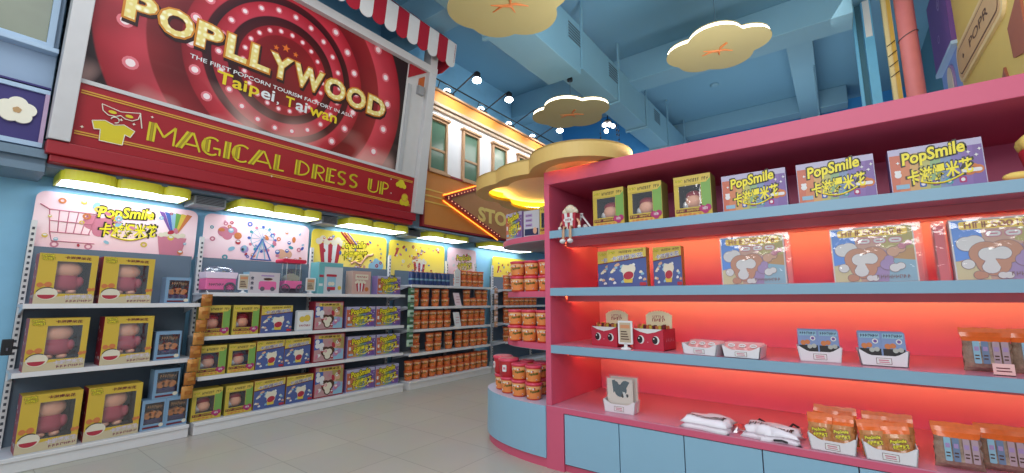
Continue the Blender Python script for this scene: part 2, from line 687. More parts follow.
for p, q in ((a0, a1), (a1, a2)):
    dx, dz = q[0] - p[0], q[1] - p[1]
    L = math.hypot(dx, dz)
    nx, nz = -dz / L, dx / L
    if nx > 0:
        nx, nz = -nx, -nz
    s = 0.05
    g.tube([(p[0] + nx * s, -0.075, p[1] + nz * s), (q[0] + nx * s, -0.075, q[1] + nz * s)], 0.008, light_mat('arrow_glow_tube', (255, 140, 50), 4.0), 6)
g.obj('glow_tube', t)
g = G(); g.text('STORE', -0.18, 1.15, 0.25, 0.53, -0.095, M_('store_letter', (226, 200, 112), 0.5), 0.045); g.obj('lettering', t)

# ----- tilted sign above the left racks (local x along the wall, z up the board, front -y)
TH = 0.13
sign = thing('shop_sign', 'large red shop sign board with marquee poster and striped awning on the left wall', 'sign', (-5.12, 0, 2.62))
sign.rotation_euler = (Matrix.Rotation(LW, 3, 'Z') @ Matrix.Rotation(TH, 3, 'X')).to_euler()
red = M_('sign_red', (164, 24, 36), 0.45)
gold = M_('sign_gold_line', (214, 158, 62), 0.5)
lemon = M_('sign_lemon', (220, 200, 40), 0.5)
postm = M_('post_white', (206, 204, 204), 0.5)
g = G(); g.box(0.54, 4.24, 0.0, 0.05, 0.0, 0.545, red); g.obj('title_board', sign)
g = G()
for z in (0.452, 0.472, 0.094, 0.114):
    g.box(0.56, 4.20, -0.006, 0, z - 0.006, z + 0.006, gold)
for zz in (0.44, 0.085):
    pass
g.obj('board_line', sign)
g = G()


def deco(g, ch, x0, x1, z0, z1, y, m, m2):
    """art-deco capitals: one fat stroke of three gold bars, the other strokes thin"""
    w_, h = x1 - x0, z1 - z0
    tw = 0.018

    def P(p):
        return (x0 + p[0] * w_, z0 + p[1] * h)

    def line(p, q, t=tw, mm=m):
        p, q = P(p), P(q)
        d = math.hypot(q[0] - p[0], q[1] - p[1])
        nx, nz = -(q[1] - p[1]) / d * t / 2, (q[0] - p[0]) / d * t / 2
        g.flat([(p[0] - nx, p[1] - nz), (q[0] - nx, q[1] - nz), (q[0] + nx, q[1] + nz), (p[0] + nx, p[1] + nz)], y, mm)

    def fat(p, q, n=3):
        for k in range(n):
            o = k * 0.021 / w_
            line((p[0] + o, p[1]), (q[0] + o, q[1]), 0.0185, m if k != 1 else m2)

    def arc(cx_, cz_, rx, rz, a0, a1, n=10, t=tw):
        pts = [(cx_ + rx * cos(radians(a0 + (a1 - a0) * k / n)), cz_ + rz * sin(radians(a0 + (a1 - a0) * k / n))) for k in range(n + 1)]
        for p, q in zip(pts, pts[1:]):
            line(p, q, t)
    b = 0.007 / w_
    e = 0.046 / w_
    if ch == 'M':
        fat((b, 0), (b, 1)); line((e, 1), (0.58, 0.35)); line((0.58, 0.35), (0.97, 1)); line((0.97, 1), (0.97, 0))
    elif ch == 'A':
        fat((b, 0), (0.42, 1)); line((0.42 + e, 1), (1, 0)); line((0.35, 0.3), (0.9, 0.3))
    elif ch in 'GC':
        arc(0.5, 0.5, 0.48, 0.5, 50, 310, 16); fat((0.12, 0.14), (0.12, 0.86))
        if ch == 'G':
            line((0.6, 0.42), (1, 0.42)); line((0.96, 0.42), (0.96, 0.05))
    elif ch == 'I':
        fat((b, 0), (b, 1))
    elif ch == 'L':
        fat((b, 0), (b, 1)); line((0, 0.04), (1, 0.04))
    elif ch == 'D':
        fat((b, 0), (b, 1)); arc(0.25, 0.5, 0.72, 0.46, -90, 90, 12)
    elif ch in 'RP':
        fat((b, 0), (b, 1)); arc(0.45, 0.72, 0.5, 0.25, -90, 90, 10); line((e, 0.97), (0.45, 0.97)); line((e, 0.47), (0.45, 0.47))
        if ch == 'R':
            line((0.45, 0.47), (0.98, 0))
    elif ch == 'E':
        fat((b, 0), (b, 1)); line((0, 0.96), (1, 0.96)); line((0, 0.5), (0.85, 0.5)); line((0, 0.04), (1, 0.04))
    elif ch == 'S':
        for o in (0, 0.07, 0.14):
            arc(0.52, 0.74, 0.42 - o * 0.8, 0.24 - o * 0.35, 40, 270, 12, 0.015)
            arc(0.48, 0.26, 0.42 - o * 0.8, 0.24 - o * 0.35, -140, 90, 12, 0.015)
    elif ch == 'U':
        fat((b, 0.2), (b, 1)); arc(0.5, 0.3, 0.46, 0.28, 180, 360, 12); line((0.96, 0.3), (0.96, 1))


lem2 = M_('sign_lemon_dark', (172, 150, 34), 0.5)
for ch, (xa, xb) in zip('MAGICALDRESSUP', [(1.036, 1.248), (1.256, 1.462), (1.472, 1.643), (1.674, 1.735), (1.75, 1.935), (1.915, 2.160), (2.186, 2.304), (2.429, 2.601), (2.64, 2.797), (2.824, 2.950), (2.967, 3.110), (3.135, 3.285), (3.437, 3.605), (3.632, 3.776)]):
    deco(g, ch, xa, xb, 0.172, 0.352, -0.008, lemon, lem2)
g.obj('board_lettering', sign)
g = G()
# shirt on a hanger
sh = [(0.655, 0.235), (0.675, 0.165), (0.715, 0.175), (0.72, 0.075), (0.875, 0.075), (0.88, 0.175), (0.92, 0.16), (0.945, 0.225), (0.865, 0.262), (0.80, 0.238), (0.735, 0.262)]
g.flat(sh, -0.008, lemon)
for i in range(len(sh)):
    a, b = sh[i], sh[(i + 1) % len(sh)]
    g.tube([(a[0], -0.008, a[1]), (b[0], -0.008, b[1])], 0.004, cream, 5)
g.tube([(0.80 + 0.028 * cos(a), -0.01, 0.285 + 0.026 * sin(a)) for a in [radians(d) for d in range(-90, 181, 30)]], 0.005, cream, 5)
# mask on a stick
mk = [(0.70, 0.40), (0.77, 0.385), (0.83, 0.372), (0.90, 0.388), (0.965, 0.405), (0.955, 0.345), (0.915, 0.315), (0.865, 0.318), (0.832, 0.338), (0.80, 0.318), (0.75, 0.315), (0.712, 0.345)]
g.flat(mk, -0.008, red)
for i in range(len(mk)):
    a, b = mk[i], mk[(i + 1) % len(mk)]
    g.tube([(a[0], -0.008, a[1]), (b[0], -0.008, b[1])], 0.004, cream, 5)
g.ell(0.775, 0.35, 0.028, 0.014, -0.010, lemon); g.ell(0.89, 0.35, 0.028, 0.014, -0.010, lemon)
g.tube([(0.963, -0.008, 0.40), (0.99, -0.008, 0.27)], 0.005, cream, 5)
for x, z in ((0.84, 0.30), (1.05, 0.40), (0.60, 0.16), (0.93, 0.29), (3.80, 0.42), (3.83, 0.22), (2.18, 0.09)):
    g.flat([(x, z - 0.014), (x + 0.004, z - 0.004), (x + 0.014, z), (x + 0.004, z + 0.004), (x, z + 0.014), (x - 0.004, z + 0.004), (x - 0.014, z), (x - 0.004, z - 0.004)], -0.009, cream)
# small hat and lady emblem at the right end
g.prism(cloud(3.99, 0.37, [(-0.06, 0.0, 0.035), (0.06, -0.01, 0.035), (0, 0.02, 0.06)], 40), -0.010, -0.006, lemon)
g.ell(3.98, 0.415, 0.05, 0.03, -0.011, lemon)
g.prism(cloud(4.08, 0.16, [(0.0, 0.05, 0.045), (-0.03, -0.03, 0.05), (0.04, -0.03, 0.05)], 40), -0.010, -0.006, lemon)
g.ring(4.08, 0.20, 0.045, 0.062, -0.011, gold)
g.obj('board_emblem', sign)

# poster with concentric rings of bulbs
PC = (2.17, 0.0, 1.33)
R = 1.9
# hard steps: double every stop by a tiny offset
steps = []
bands = [(0, .40, (118, 8, 20), (150, 18, 30)), (.40, .50, (196, 34, 52), (170, 24, 40)), (.50, .60, (84, 10, 18), (60, 8, 14)), (.60, .745, (206, 58, 76), (178, 30, 46)),
         (.745, .83, (52, 10, 16), (84, 14, 22)), (.83, 1.0, (206, 54, 70), (168, 28, 42)), (1.0, 1.27, (120, 14, 24), (150, 36, 40)), (1.27, 1.64, (214, 70, 84), (160, 22, 36)), (1.64, 1.9, (44, 22, 24), (40, 18, 20))]
for a, b, ca, cb in bands:
    steps.append((min(1, a / R + 0.0015), ca))
    steps.append((min(1, b / R - 0.0015), cb))
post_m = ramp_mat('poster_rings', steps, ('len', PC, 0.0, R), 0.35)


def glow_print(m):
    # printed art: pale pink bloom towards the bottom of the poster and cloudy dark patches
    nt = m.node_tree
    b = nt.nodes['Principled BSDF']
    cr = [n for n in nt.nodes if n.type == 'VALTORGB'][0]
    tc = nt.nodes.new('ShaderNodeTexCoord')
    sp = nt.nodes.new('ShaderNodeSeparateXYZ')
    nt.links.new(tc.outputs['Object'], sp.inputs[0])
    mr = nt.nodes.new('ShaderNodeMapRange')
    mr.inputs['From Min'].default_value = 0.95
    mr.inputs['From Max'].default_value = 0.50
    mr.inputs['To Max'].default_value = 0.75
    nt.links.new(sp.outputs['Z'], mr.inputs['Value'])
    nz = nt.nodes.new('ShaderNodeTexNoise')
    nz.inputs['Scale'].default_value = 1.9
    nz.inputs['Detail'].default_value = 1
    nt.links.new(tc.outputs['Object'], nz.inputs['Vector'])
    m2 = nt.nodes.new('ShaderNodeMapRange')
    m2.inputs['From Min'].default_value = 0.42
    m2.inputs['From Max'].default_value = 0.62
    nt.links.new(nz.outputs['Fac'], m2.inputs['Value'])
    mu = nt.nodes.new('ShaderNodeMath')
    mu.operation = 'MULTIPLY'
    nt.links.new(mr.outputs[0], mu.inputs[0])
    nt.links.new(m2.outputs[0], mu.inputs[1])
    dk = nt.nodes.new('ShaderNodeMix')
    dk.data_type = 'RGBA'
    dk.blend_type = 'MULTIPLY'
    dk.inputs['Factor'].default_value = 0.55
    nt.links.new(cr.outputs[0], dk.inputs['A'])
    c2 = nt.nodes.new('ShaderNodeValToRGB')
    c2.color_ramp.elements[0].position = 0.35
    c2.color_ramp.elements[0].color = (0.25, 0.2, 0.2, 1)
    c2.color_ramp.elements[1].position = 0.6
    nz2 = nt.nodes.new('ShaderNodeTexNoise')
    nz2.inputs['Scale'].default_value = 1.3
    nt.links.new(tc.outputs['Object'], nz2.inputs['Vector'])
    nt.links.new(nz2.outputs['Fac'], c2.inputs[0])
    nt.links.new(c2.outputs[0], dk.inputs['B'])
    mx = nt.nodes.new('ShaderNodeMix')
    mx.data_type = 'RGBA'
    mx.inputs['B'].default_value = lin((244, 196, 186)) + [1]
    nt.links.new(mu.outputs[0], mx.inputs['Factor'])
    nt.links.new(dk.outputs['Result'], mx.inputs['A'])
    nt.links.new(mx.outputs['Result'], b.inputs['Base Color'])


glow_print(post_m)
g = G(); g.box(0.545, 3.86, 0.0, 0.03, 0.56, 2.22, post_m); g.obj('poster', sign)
bulbm = M_('poster_bulb_print', (250, 226, 226), 0.4)
halo = M_('poster_halo_print', (226, 120, 130), 0.4)
g = G()
for rr, n, rad in ((.45, 22, .018), (.68, 22, .022), (.92, 22, .03), (1.42, 24, .036)):
    for i in range(n):
        a = 2 * pi * (i + 0.35) / n
        x, z = PC[0] + rr * cos(a), PC[2] + rr * sin(a)
        if 0.60 < x < 3.81 and 0.60 < z < 2.18:
            g.ell(x, z, rad * 1.7, rad * 1.7, -0.002, halo, 12)
            g.ell(x, z, rad, rad, -0.003, bulbm, 12)
st = M_('poster_star_print', (226, 110, 40), 0.4)
for x, z, r in ((2.035, 1.56, 0.035), (2.14, 1.60, 0.05), (2.255, 1.575, 0.035)):
    g.flat([(x + (r if k % 2 == 0 else r * 0.42) * sin(pi * k / 5), z + (r if k % 2 == 0 else r * 0.42) * cos(pi * k / 5)) for k in range(10)][::-1], -0.004, st)
g.obj('poster_bulb', sign)


def marquee_mat():
    m = bpy.data.materials.new('marquee_letter_print')
    m.use_nodes = True
    nt = m.node_tree
    b = nt.nodes['Principled BSDF']
    tc = nt.nodes.new('ShaderNodeTexCoord')
    vo = nt.nodes.new('ShaderNodeTexVoronoi')
    vo.inputs['Scale'].default_value = 17
    vo.inputs['Randomness'].default_value = 0.25
    cr = nt.nodes.new('ShaderNodeValToRGB')
    cr.color_ramp.elements[0].color = lin((255, 250, 214)) + [1]
    cr.color_ramp.elements[0].position = 0.25
    cr.color_ramp.elements[1].color = lin((234, 214, 130)) + [1]
    cr.color_ramp.elements[1].position = 0.5
    nt.links.new(tc.outputs['Object'], vo.inputs['Vector'])
    nt.links.new(vo.outputs['Distance'], cr.inputs[0])
    nt.links.new(cr.outputs[0], b.inputs['Base Color'])
    return m


mq = marquee_mat()
mq_edge = M_('marquee_edge_print', (206, 130, 34), 0.4)
mq_dark = M_('marquee_shadow_print', (46, 10, 12), 0.4)
g = G()
xs = [0.74, 0.985, 1.29, 1.555, 1.79, 1.99, 2.265, 2.655, 2.96, 3.275]
wd = [0.22, 0.27, 0.22, 0.20, 0.20, 0.25, 0.36, 0.275, 0.275, 0.275]
for ch, x, wl in zip('POPLLYWOOD', xs, wd):
    g.text(ch, x + 0.0, x + wl, 1.235, 1.49, -0.010, mq, 0.035)
    g.text(ch, x - 0.018, x + wl + 0.018, 1.217, 1.508, -0.007, mq_edge, 0.06)
    g.text(ch, x - 0.01, x + wl + 0.04, 1.185, 1.50, -0.0045, mq_dark, 0.075)
g.obj('poster_title', sign)
g = G(); g.text('THE FIRST POPCORN TOURISM FACTORY IN ASIA', 1.26, 3.08, 1.085, 1.128, -0.008, white, 0.012); g.obj('poster_tagline', sign)
g = G()
ylw = M_('poster_yellow_print', (232, 204, 40), 0.4)
g.text('Tai', 1.51, 1.80, 0.935, 1.065, -0.008, ylw, 0.02); g.text('p', 1.825, 1.925, 0.905, 1.03, -0.008, ylw, 0.02); g.text('ei', 1.945, 2.09, 0.935, 1.06, -0.008, white, 0.02)
g.text(',', 2.12, 2.145, 0.915, 0.955, -0.008, white, 0.02)
g.text('T', 2.215, 2.315, 0.94, 1.06, -0.008, ylw, 0.02); g.text('ai', 2.335, 2.475, 0.935, 1.06, -0.008, white, 0.02); g.text('wan', 2.50, 2.865, 0.935, 1.03, -0.008, ylw, 0.02)
g.obj('poster_place_name', sign)
# bright frame bar, posts, beam
g = G(); g.box(0.535, 4.24, -0.012, 0.03, 0.535, 0.57, postm); g.obj('divider_bar', sign)
for a, b, c, d in ((0.41, 0.54, 0.42, 0.545), (4.235, 4.415, 4.205, 4.335)):
    g = G()
    g.prism([(a, 0.0), (b, 0.0), (d, 2.9), (c, 2.9)], -0.08, 0.10, postm)
    g.obj('post', sign, bevel=0.006, fix=True)
g = G()
g.box(3.86, 4.22, 0.0, 0.03, 0.57, 2.2, postm)
g.box(3.90, 3.96, -0.02, 0.0, 0.57, 1.9, M_('post_grey', (182, 182, 184), 0.5))
g.obj('side_panel', sign)
g = G()
g.prism([(3.88, 1.98), (4.2, 2.19), (3.88, 2.19)], -0.03, 0.0, red)
g.box(4.06, 4.17, -0.06, 0.0, 1.80, 1.93, M_('speaker_grey', (150, 150, 152), 0.5))
g.prism([(4.08, 1.95), (4.18, 1.95), (4.18, 2.12), (4.08, 2.05)], -0.02, 0.0, M_('flag_orange', (190, 96, 44), 0.5))
g.obj('bracket', sign, fix=True)
g = G(); g.box(0.40, 4.36, -0.09, 0.1, 2.19, 2.30, postm); g.obj('beam', sign, bevel=0.006)
# awning: sloping cloth with a scalloped hanging edge
aw_w, aw_r = M_('awning_white', (226, 222, 220), 0.7), M_('awning_red', (176, 22, 46), 0.7)
n = 22
sw = (4.50 - 0.36) / n
for i in range(n):
    m = aw_w if (n - 1 - i) % 2 == 0 else aw_r
    x0, x1 = 0.36 + i * sw, 0.36 + (i + 1) * sw
    pts = [(x0, 2.72), (x0, 2.40)] + [(x0 + sw / 2 - sw / 2 * cos(pi * k / 10), 2.40 - 0.075 * sin(pi * k / 10)) for k in range(11)] + [(x1, 2.72)]
    g = G()
    g.prism(pts, -0.30, -0.29, m)
    g.add([(x0, -0.30, 2.72), (x1, -0.30, 2.72), (x1, 0.15, 3.05), (x0, 0.15, 3.05), (x0, -0.29, 2.705), (x1, -0.29, 2.705), (x1, 0.15, 3.03), (x0, 0.15, 3.03)],
          [(0, 1, 2, 3), (7, 6, 5, 4), (0, 4, 5, 1), (3, 2, 6, 7), (0, 3, 7, 4), (1, 5, 6, 2)], m)
    g.obj('awning_stripe', sign, fix=True)
g = G(); g.prismx([(-0.30, 2.42), (-0.05, 2.30), (0.12, 2.30), (0.12, 3.0), (-0.30, 2.70)], 4.47, 4.485, aw_r); g.obj('awning_end', sign, fix=True)

# red ledge under the sign
t = thing('sign_ledge', 'deep red ledge beam running under the big shop sign', 'ledge', (-5.33, 2.36, 2.43))
g = G()
g.box(-0.29, 0.27, -1.95, 1.93, 0.06, 0.175, M_('ledge_red', (158, 20, 34), 0.45))
g.box(-0.29, 0.24, -1.92, 1.90, 0.0, 0.06, M_('ledge_red', (158, 20, 34), 0.45))
g.obj('ledge_body', t, bevel=0.008)
g = G(); g.box(-5.62, -5.13, 4.32, 9.6, 2.40, 2.425, fac_dark); struct('trim_soffit', g)

# spot lamps on arms, cable rail on the cornice
t = thing('cable_rail', 'thin black cable rail along the top of the white facade', 'rail', (-5.1, 6.9, 4.83))
g = G(); g.tube([(0.05, -2.4, 0.12), (0.05, 2.75, 0.12)], 0.012, black, 6); g.obj('rail_bar', t)
for y in (-2.2, -1.2, -0.2, 0.8, 1.8, 2.6):
    g = G(); g.tube([(0.0, y, 0.0), (0.05, y, 0.12)], 0.008, black, 6); g.obj('bracket', t)
lamp_face = light_mat('spot_lamp_face', (235, 244, 255), 30)
for k, y in enumerate((5.016, 5.894, 6.8, 7.7)):
    t = thing('spot_lamp', '%s ceiling spot lamp from the left over the cornice' % ORD[k], 'spot lamp', (-4.5, y, 4.91), 0, 'spot lamps over the cornice')
    g = G()
    g.lathe([(0.02, 0.0), (0.055, 0.01), (0.06, 0.12), (0.03, 0.15)], 14, black)
    g.obj('housing', t)
    g = G(); g.ball((0, 0, 0.0), 0.075, lamp_face, 12, 6, sz=0.6); g.obj('lens', t)
    g = G(); g.tube([(0, 0, 0.13), (-0.1, 0.05, 0.18), (-0.75, 0.15, 0.02)], 0.012, black, 6); g.obj('arm', t)
    spot('spot_lamp_light', (-4.5, y, 4.84), (-5.15, y + 0.05, 4.45), 42, (0.95, 0.97, 1.0), 95, 0.9)
for k, y in enumerate((5.0, 5.9, 6.78, 7.65)):
    t = thing('wash_light', '%s wash light from the left behind the cable rail' % ORD[k], 'wash light', (-5.18, y, 4.83), 0, 'wash lights behind the cable rail')
    g = G(); g.box(-0.08, 0.08, -0.1, 0.1, 0, 0.05, black); g.obj('housing', t, bevel=0.006)
    g = G(); g.ball((0, 0, 0.10), 0.06, light_mat('wash_lens', (215, 236, 255), 14), 12, 6, sz=0.6); g.obj('lens', t)

# ------------------------------------------------------------------ wall racks on the left
shelf_m = M_('rack_shelf_grey', (206, 208, 214), 0.4)
back_m = M_('rack_back_slate', (100, 116, 132), 0.55)
slot_m = M_('rack_slot_dark', (70, 74, 82), 0.6)
rail_m = M_('rack_rail_white', (222, 220, 220), 0.4)


def rack(label, y0, y1, shelves, posts, top=1.98, panel=True):
    t = thing('display_rack', label, 'display rack', (-5.1, (y0 + y1) / 2, 0), LW)
    hw = (y1 - y0) / 2
    g = G()
    g.box(-hw, hw, 0.0, 0.44, 0.0, 0.085, rail_m)
    g.box(-hw, hw, -0.012, 0.0, 0.085, 0.12, rail_m)
    g.box(-hw, hw, 0.0, 0.44, 0.085, 0.115, shelf_m)
    g.obj('base_deck', t, bevel=0.006)
    for z in shelves:
        g = G()
        g.box(-hw, hw, 0.035, 0.42, z - 0.022, z, shelf_m)
        g.box(-hw, hw, 0.025, 0.037, z - 0.034, z + 0.004, rail_m)
        for x in (-hw + 0.01, hw - 0.02):
            g.prismx([(0.06, z - 0.022), (0.42, z - 0.10), (0.42, z - 0.022)], x, x + 0.01, shelf_m)
        g.obj('shelf', t)
    g = G(); g.box(-hw, hw, 0.42, 0.435, 0.115, 1.76, back_m); g.obj('back_panel', t)
    for x in posts:
        x -= (y0 + y1) / 2
        g = G()
        g.box(x - 0.018, x + 0.018, 0.385, 0.425, 0.0, top, rail_m)
        k = 0
        z = 0.15
        while z < top - 0.04:
            g.box(x - 0.008, x + 0.008, 0.382, 0.386, z, z + 0.022, slot_m)
            z += 0.05
        g.obj('upright', t)
    return t


rack('white shop rack at far left holding big yellow toy boxes', 0.43, 1.62, (1.265, 0.735), (0.45,))
rack('long middle wall rack of colourful popcorn boxes under two pastel posters', 1.66, 4.19, (1.372, 0.93, 0.54), (1.69, 2.93, 4.17))
rack('wall rack filled with orange popcorn tubs and blue cans', 4.30, 6.17, (1.525, 1.195, 0.855, 0.505), (5.40, 6.15))
t4 = rack('far wall rack half hidden behind the rounded end display', 6.62, 9.5, (1.50, 1.19, 0.855, 0.505), (6.66, 8.0, 9.45))

# posters above the racks
pk = (246, 206, 214)
P_pink = ramp_mat('poster_pink', [(0, (244, 196, 204)), (0.5, (250, 222, 226)), (1, (246, 206, 214))], ('z', 0.0, 0.56), 0.5)
P_yel = ramp_mat('poster_yellow', [(0, (250, 226, 130)), (0.55, (250, 222, 84)), (1, (236, 214, 70))], ('z', 0.0, 0.56), 0.5)
c_red, c_teal, c_blue = M_('print_red', (214, 44, 66), 0.5), M_('print_teal', (60, 170, 186), 0.5), M_('print_blue', (70, 110, 206), 0.5)
c_pink, c_org, c_yel = M_('print_pink', (236, 130, 156), 0.5), M_('print_orange', (238, 128, 60), 0.5), M_('print_yellow', (246, 208, 60), 0.5)
c_pur, c_grn, c_lil = M_('print_purple', (136, 84, 176), 0.5), M_('print_green', (110, 180, 70), 0.5), M_('print_lilac', (186, 150, 214), 0.5)
c_dk, c_cream, c_peach = M_('print_dark', (40, 30, 34), 0.5), M_('print_cream', (250, 238, 208), 0.5), M_('print_peach', (244, 180, 140), 0.5)
c_mag, c_lblue, c_brown = M_('print_magenta', (206, 40, 120), 0.5), M_('print_light_blue', (150, 206, 232), 0.5), M_('print_brown', (92, 52, 36), 0.5)
c_white, c_mar, c_navy = M_('print_white', (246, 246, 244), 0.45), M_('print_maroon', (128, 30, 44), 0.5), M_('print_navy', (40, 46, 96), 0.5)
logo_y = M_('logo_yellow', (236, 220, 50), 0.4)
logo_k = M_('logo_black', (40, 40, 20), 0.4)


def logo(g, cx, cz, wdt, y, rot=0.08, cjk=True):
    """stacked yellow logo with a dark outline"""
    h = wdt * 0.26
    dz = 0.0 if not cjk else h * 0.5
    for off, m, b, e in ((0.0, logo_k, 0.09, wdt * 0.03), (-0.0012, logo_y, 0.03, 0.0)):
        g.text('PopSmile', cx - wdt / 2 - e, cx + wdt * 0.42 + e, cz + dz - h * 0.5 - e, cz + dz + h * 0.65 + e, y + off, m, b, 0.2, rot)
        if cjk:
            g.text('卡滋爆米花', cx - wdt * 0.44 - e, cx + wdt / 2 + e, cz - dz - h * 0.75 - e, cz - dz + h * 0.35 + e, y + off - 0.0003, m, min(b, 0.06), 0.2, rot)
    pts = [(cx - wdt * 0.25 + wdt * 0.6 * k / 10, y - 0.0006, cz - h * 1.25 - h * 0.35 * sin(pi * k / 10) + wdt * 0.06 * k / 10) for k in range(11)]
    g.tube(pts, wdt * 0.018, logo_y, 4)


def candies(g, w0, w1, z0, z1, y, n, seed, cols):
    rnd = random.Random(seed)
    for k in range(n):
        x, z, r = rnd.uniform(w0, w1), rnd.uniform(z0, z1), rnd.uniform(0.012, 0.030)
        m = rnd.choice(cols)
        if k % 3 == 0:
            g.ring(x, z, r * 0.45, r, y - 0.0001 * (k % 7), m, 14)
        elif k % 3 == 1:
            g.ell(x, z, r * 1.3, r * 0.8, y - 0.0001 * (k % 7), m, 14, rot=rnd.uniform(0, 3))
        else:
            g.ell(x, z, r, r, y - 0.0001 * (k % 7), m, 14)
            g.ell(x, z + r * 0.3, r * 0.7, r * 0.4, y - 0.0008, c_white, 10)


def bucket(g, cx, cz, h, y, rot=0.0):
    """striped popcorn bucket print"""
    w0, w1 = h * 0.3, h * 0.42
    for k in range(5):
        a, b = -1 + 2 * k / 5, -1 + 2 * (k + 1) / 5
        g.flat([(cx + a * w0, cz), (cx + b * w0, cz), (cx + b * w1, cz + h * 0.7), (cx + a * w1, cz + h * 0.7)], y, c_red if k % 2 == 0 else c_white)
    for k in range(7):
        g.ell(cx - w1 + 2 * w1 * k / 6, cz + h * (0.74 + 0.1 * (k % 2)), h * 0.12, h * 0.11, y - 0.0006 - 0.0001 * k, c_cream, 10)


def header(label, y0, y1, z0, z1, bg, art):
    t = thing('header_poster', label, 'poster', (-5.548, (y0 + y1) / 2, z0), LW)
    wdt, h = y1 - y0, z1 - z0
    g = G(); g.prism(rrect(-wdt / 2, wdt / 2, 0, h, 0.07), 0.0, 0.012, bg); g.obj('poster_board', t, fix=True)
    g = G(); art(g, wdt, h); g.obj('poster_print', t)
    g = G()
    for x in (-wdt * 0.35, wdt * 0.35):
        g.box(x - 0.02, x + 0.02, 0.012, 0.05, h * 0.5 - 0.02, h * 0.5 + 0.02, rail_m)
    g.obj('bracket', t)


def art_cart(g, wd_, h):
    y = -0.001
    x0 = -0.33
    for k in range(6):
        g.tube([(x0 - 0.16 + 0.05 * k, y, 0.20), (x0 - 0.18 + 0.062 * k, y, 0.40)], 0.004, c_pink, 4)
    for z, a, b in ((0.20, -0.16, 0.10), (0.30, -0.17, 0.12), (0.40, -0.18, 0.14)):
        g.tube([(x0 + a, y, z), (x0 + b, y, z)], 0.005, c_pink, 4)
    g.tube([(x0 - 0.18, y, 0.40), (x0 - 0.24, y, 0.44)], 0.006, c_pink, 4)
    g.tube([(x0 - 0.16, y, 0.20), (x0 - 0.14, y, 0.12), (x0 + 0.14, y, 0.12)], 0.005, c_pink, 4)
    for x in (-0.12, 0.10):
        g.ring(x0 + x, 0.09, 0.015, 0.028, y, c_pink)
    g.prism(cloud(x0 + 0.16, 0.30, [(-0.05, 0.02, 0.07), (0.05, 0.0, 0.08), (0.0, -0.06, 0.05)], 36), y, 0, c_pink)
    logo(g, 0.03, 0.36, 0.46, -0.003)
    for k, m in enumerate((c_pur, c_blue, c_lblue, c_grn, c_yel, c_org)):
        a, b = 0.26 + k * 0.048, 0.308 + k * 0.048
        g.flat([(0.37 + k * 0.012, 0.30), (0.382 + k * 0.012, 0.30), (b, 0.50), (a, 0.51)], y - 0.0002 * k, m)
    g.flat([(0.30, 0.06), (0.48, 0.06), (0.52, 0.25), (0.27, 0.25)], -0.003, c_pink)
    for k in range(6):
        g.ell(0.30 + 0.036 * k, 0.265 + 0.012 * (k % 2), 0.026, 0.024, -0.0035 - 0.0002 * k, c_cream, 10)
    candies(g, -0.55, 0.52, 0.08, 0.5, -0.0045, 26, 3, [c_red, c_pink, c_org, c_lblue, c_yel])


def art_wheel(g, wd_, h):
    y = -0.001
    g.ring(0.02, 0.33, 0.125, 0.135, y, c_lblue, 28)
    for k in range(12):
        a = 2 * pi * k / 12
        g.tube([(0.02, y, 0.33), (0.02 + 0.13 * cos(a), y, 0.33 + 0.13 * sin(a))], 0.003, c_lblue, 4)
        g.ell(0.02 + 0.15 * cos(a), 0.33 + 0.15 * sin(a), 0.018, 0.018, y - 0.0015, (c_blue, c_pink, c_teal)[k % 3], 10)
    for s in (-1, 1):
        g.tube([(0.02, y - 0.001, 0.33), (0.02 + s * 0.11, y - 0.001, 0.08)], 0.010, c_blue, 4)
        g.tube([(0.02, y - 0.001, 0.33), (0.02 + s * 0.05, y - 0.001, 0.08)], 0.008, c_lblue, 4)
    g.tube([(-0.10, y - 0.001, 0.08), (0.14, y - 0.001, 0.08)], 0.008, c_blue, 4)
    g.prism(cloud(-0.36, 0.37, [(-0.04, 0, 0.06), (0.05, 0.02, 0.05), (0, -0.04, 0.05)], 36), y - 0.001, 0, c_pink)
    g.ell(-0.25, 0.34, 0.04, 0.04, -0.003, c_org)
    g.ell(-0.17, 0.19, 0.045, 0.045, -0.003, c_lil)
    g.prism(cloud(0.30, 0.17, [(-0.05, 0, 0.06), (0.04, 0, 0.05)], 30), -0.003, 0, c_peach)
    candies(g, -0.54, 0.54, 0.06, 0.5, -0.0045, 44, 5, [c_red, c_pink, c_org, c_lblue, c_teal, c_blue])


def art_pop(g, wd_, h):
    bucket(g, -0.33, 0.10, 0.40, -0.003)
    logo(g, 0.05, 0.32, 0.42, -0.004)
    for k, m in enumerate((c_red, c_org, c_lil)):
        g.tube([(-0.18 + 0.05 * k, -0.001, 0.56), (-0.08 + 0.05 * k, -0.001, 0.46), (-0.02 + 0.05 * k, -0.001, 0.40)], 0.014, m, 4)
    g.tube([(0.0 + 0.36 * i / 16, -0.002, 0.12 + 0.03 * sin(i * 0.7) + 0.20 * (i / 16) ** 2) for i in range(17)], 0.018, c_peach, 5)
    g.prism(cloud(0.42, 0.10, [(-0.06, 0, 0.07), (0.05, 0.02, 0.08), (0, 0.08, 0.05)], 36), -0.002, 0, c_lblue)
    candies(g, -0.55, 0.55, 0.06, 0.5, -0.0045, 34, 9, [c_red, c_org, c_blue, c_pink])


def art_pop2(g, wd_, h):
    bucket(g, 0.02, 0.02, 0.30, -0.003)
    g.flat([(-0.5, 0.3), (-0.46, 0.3), (-0.40, 0.44), (-0.44, 0.44)], -0.002, c_red)
    candies(g, -0.55, 0.55, 0.06, 0.5, -0.0045, 44, 11, [c_red, c_org, c_blue, c_pink, c_white])


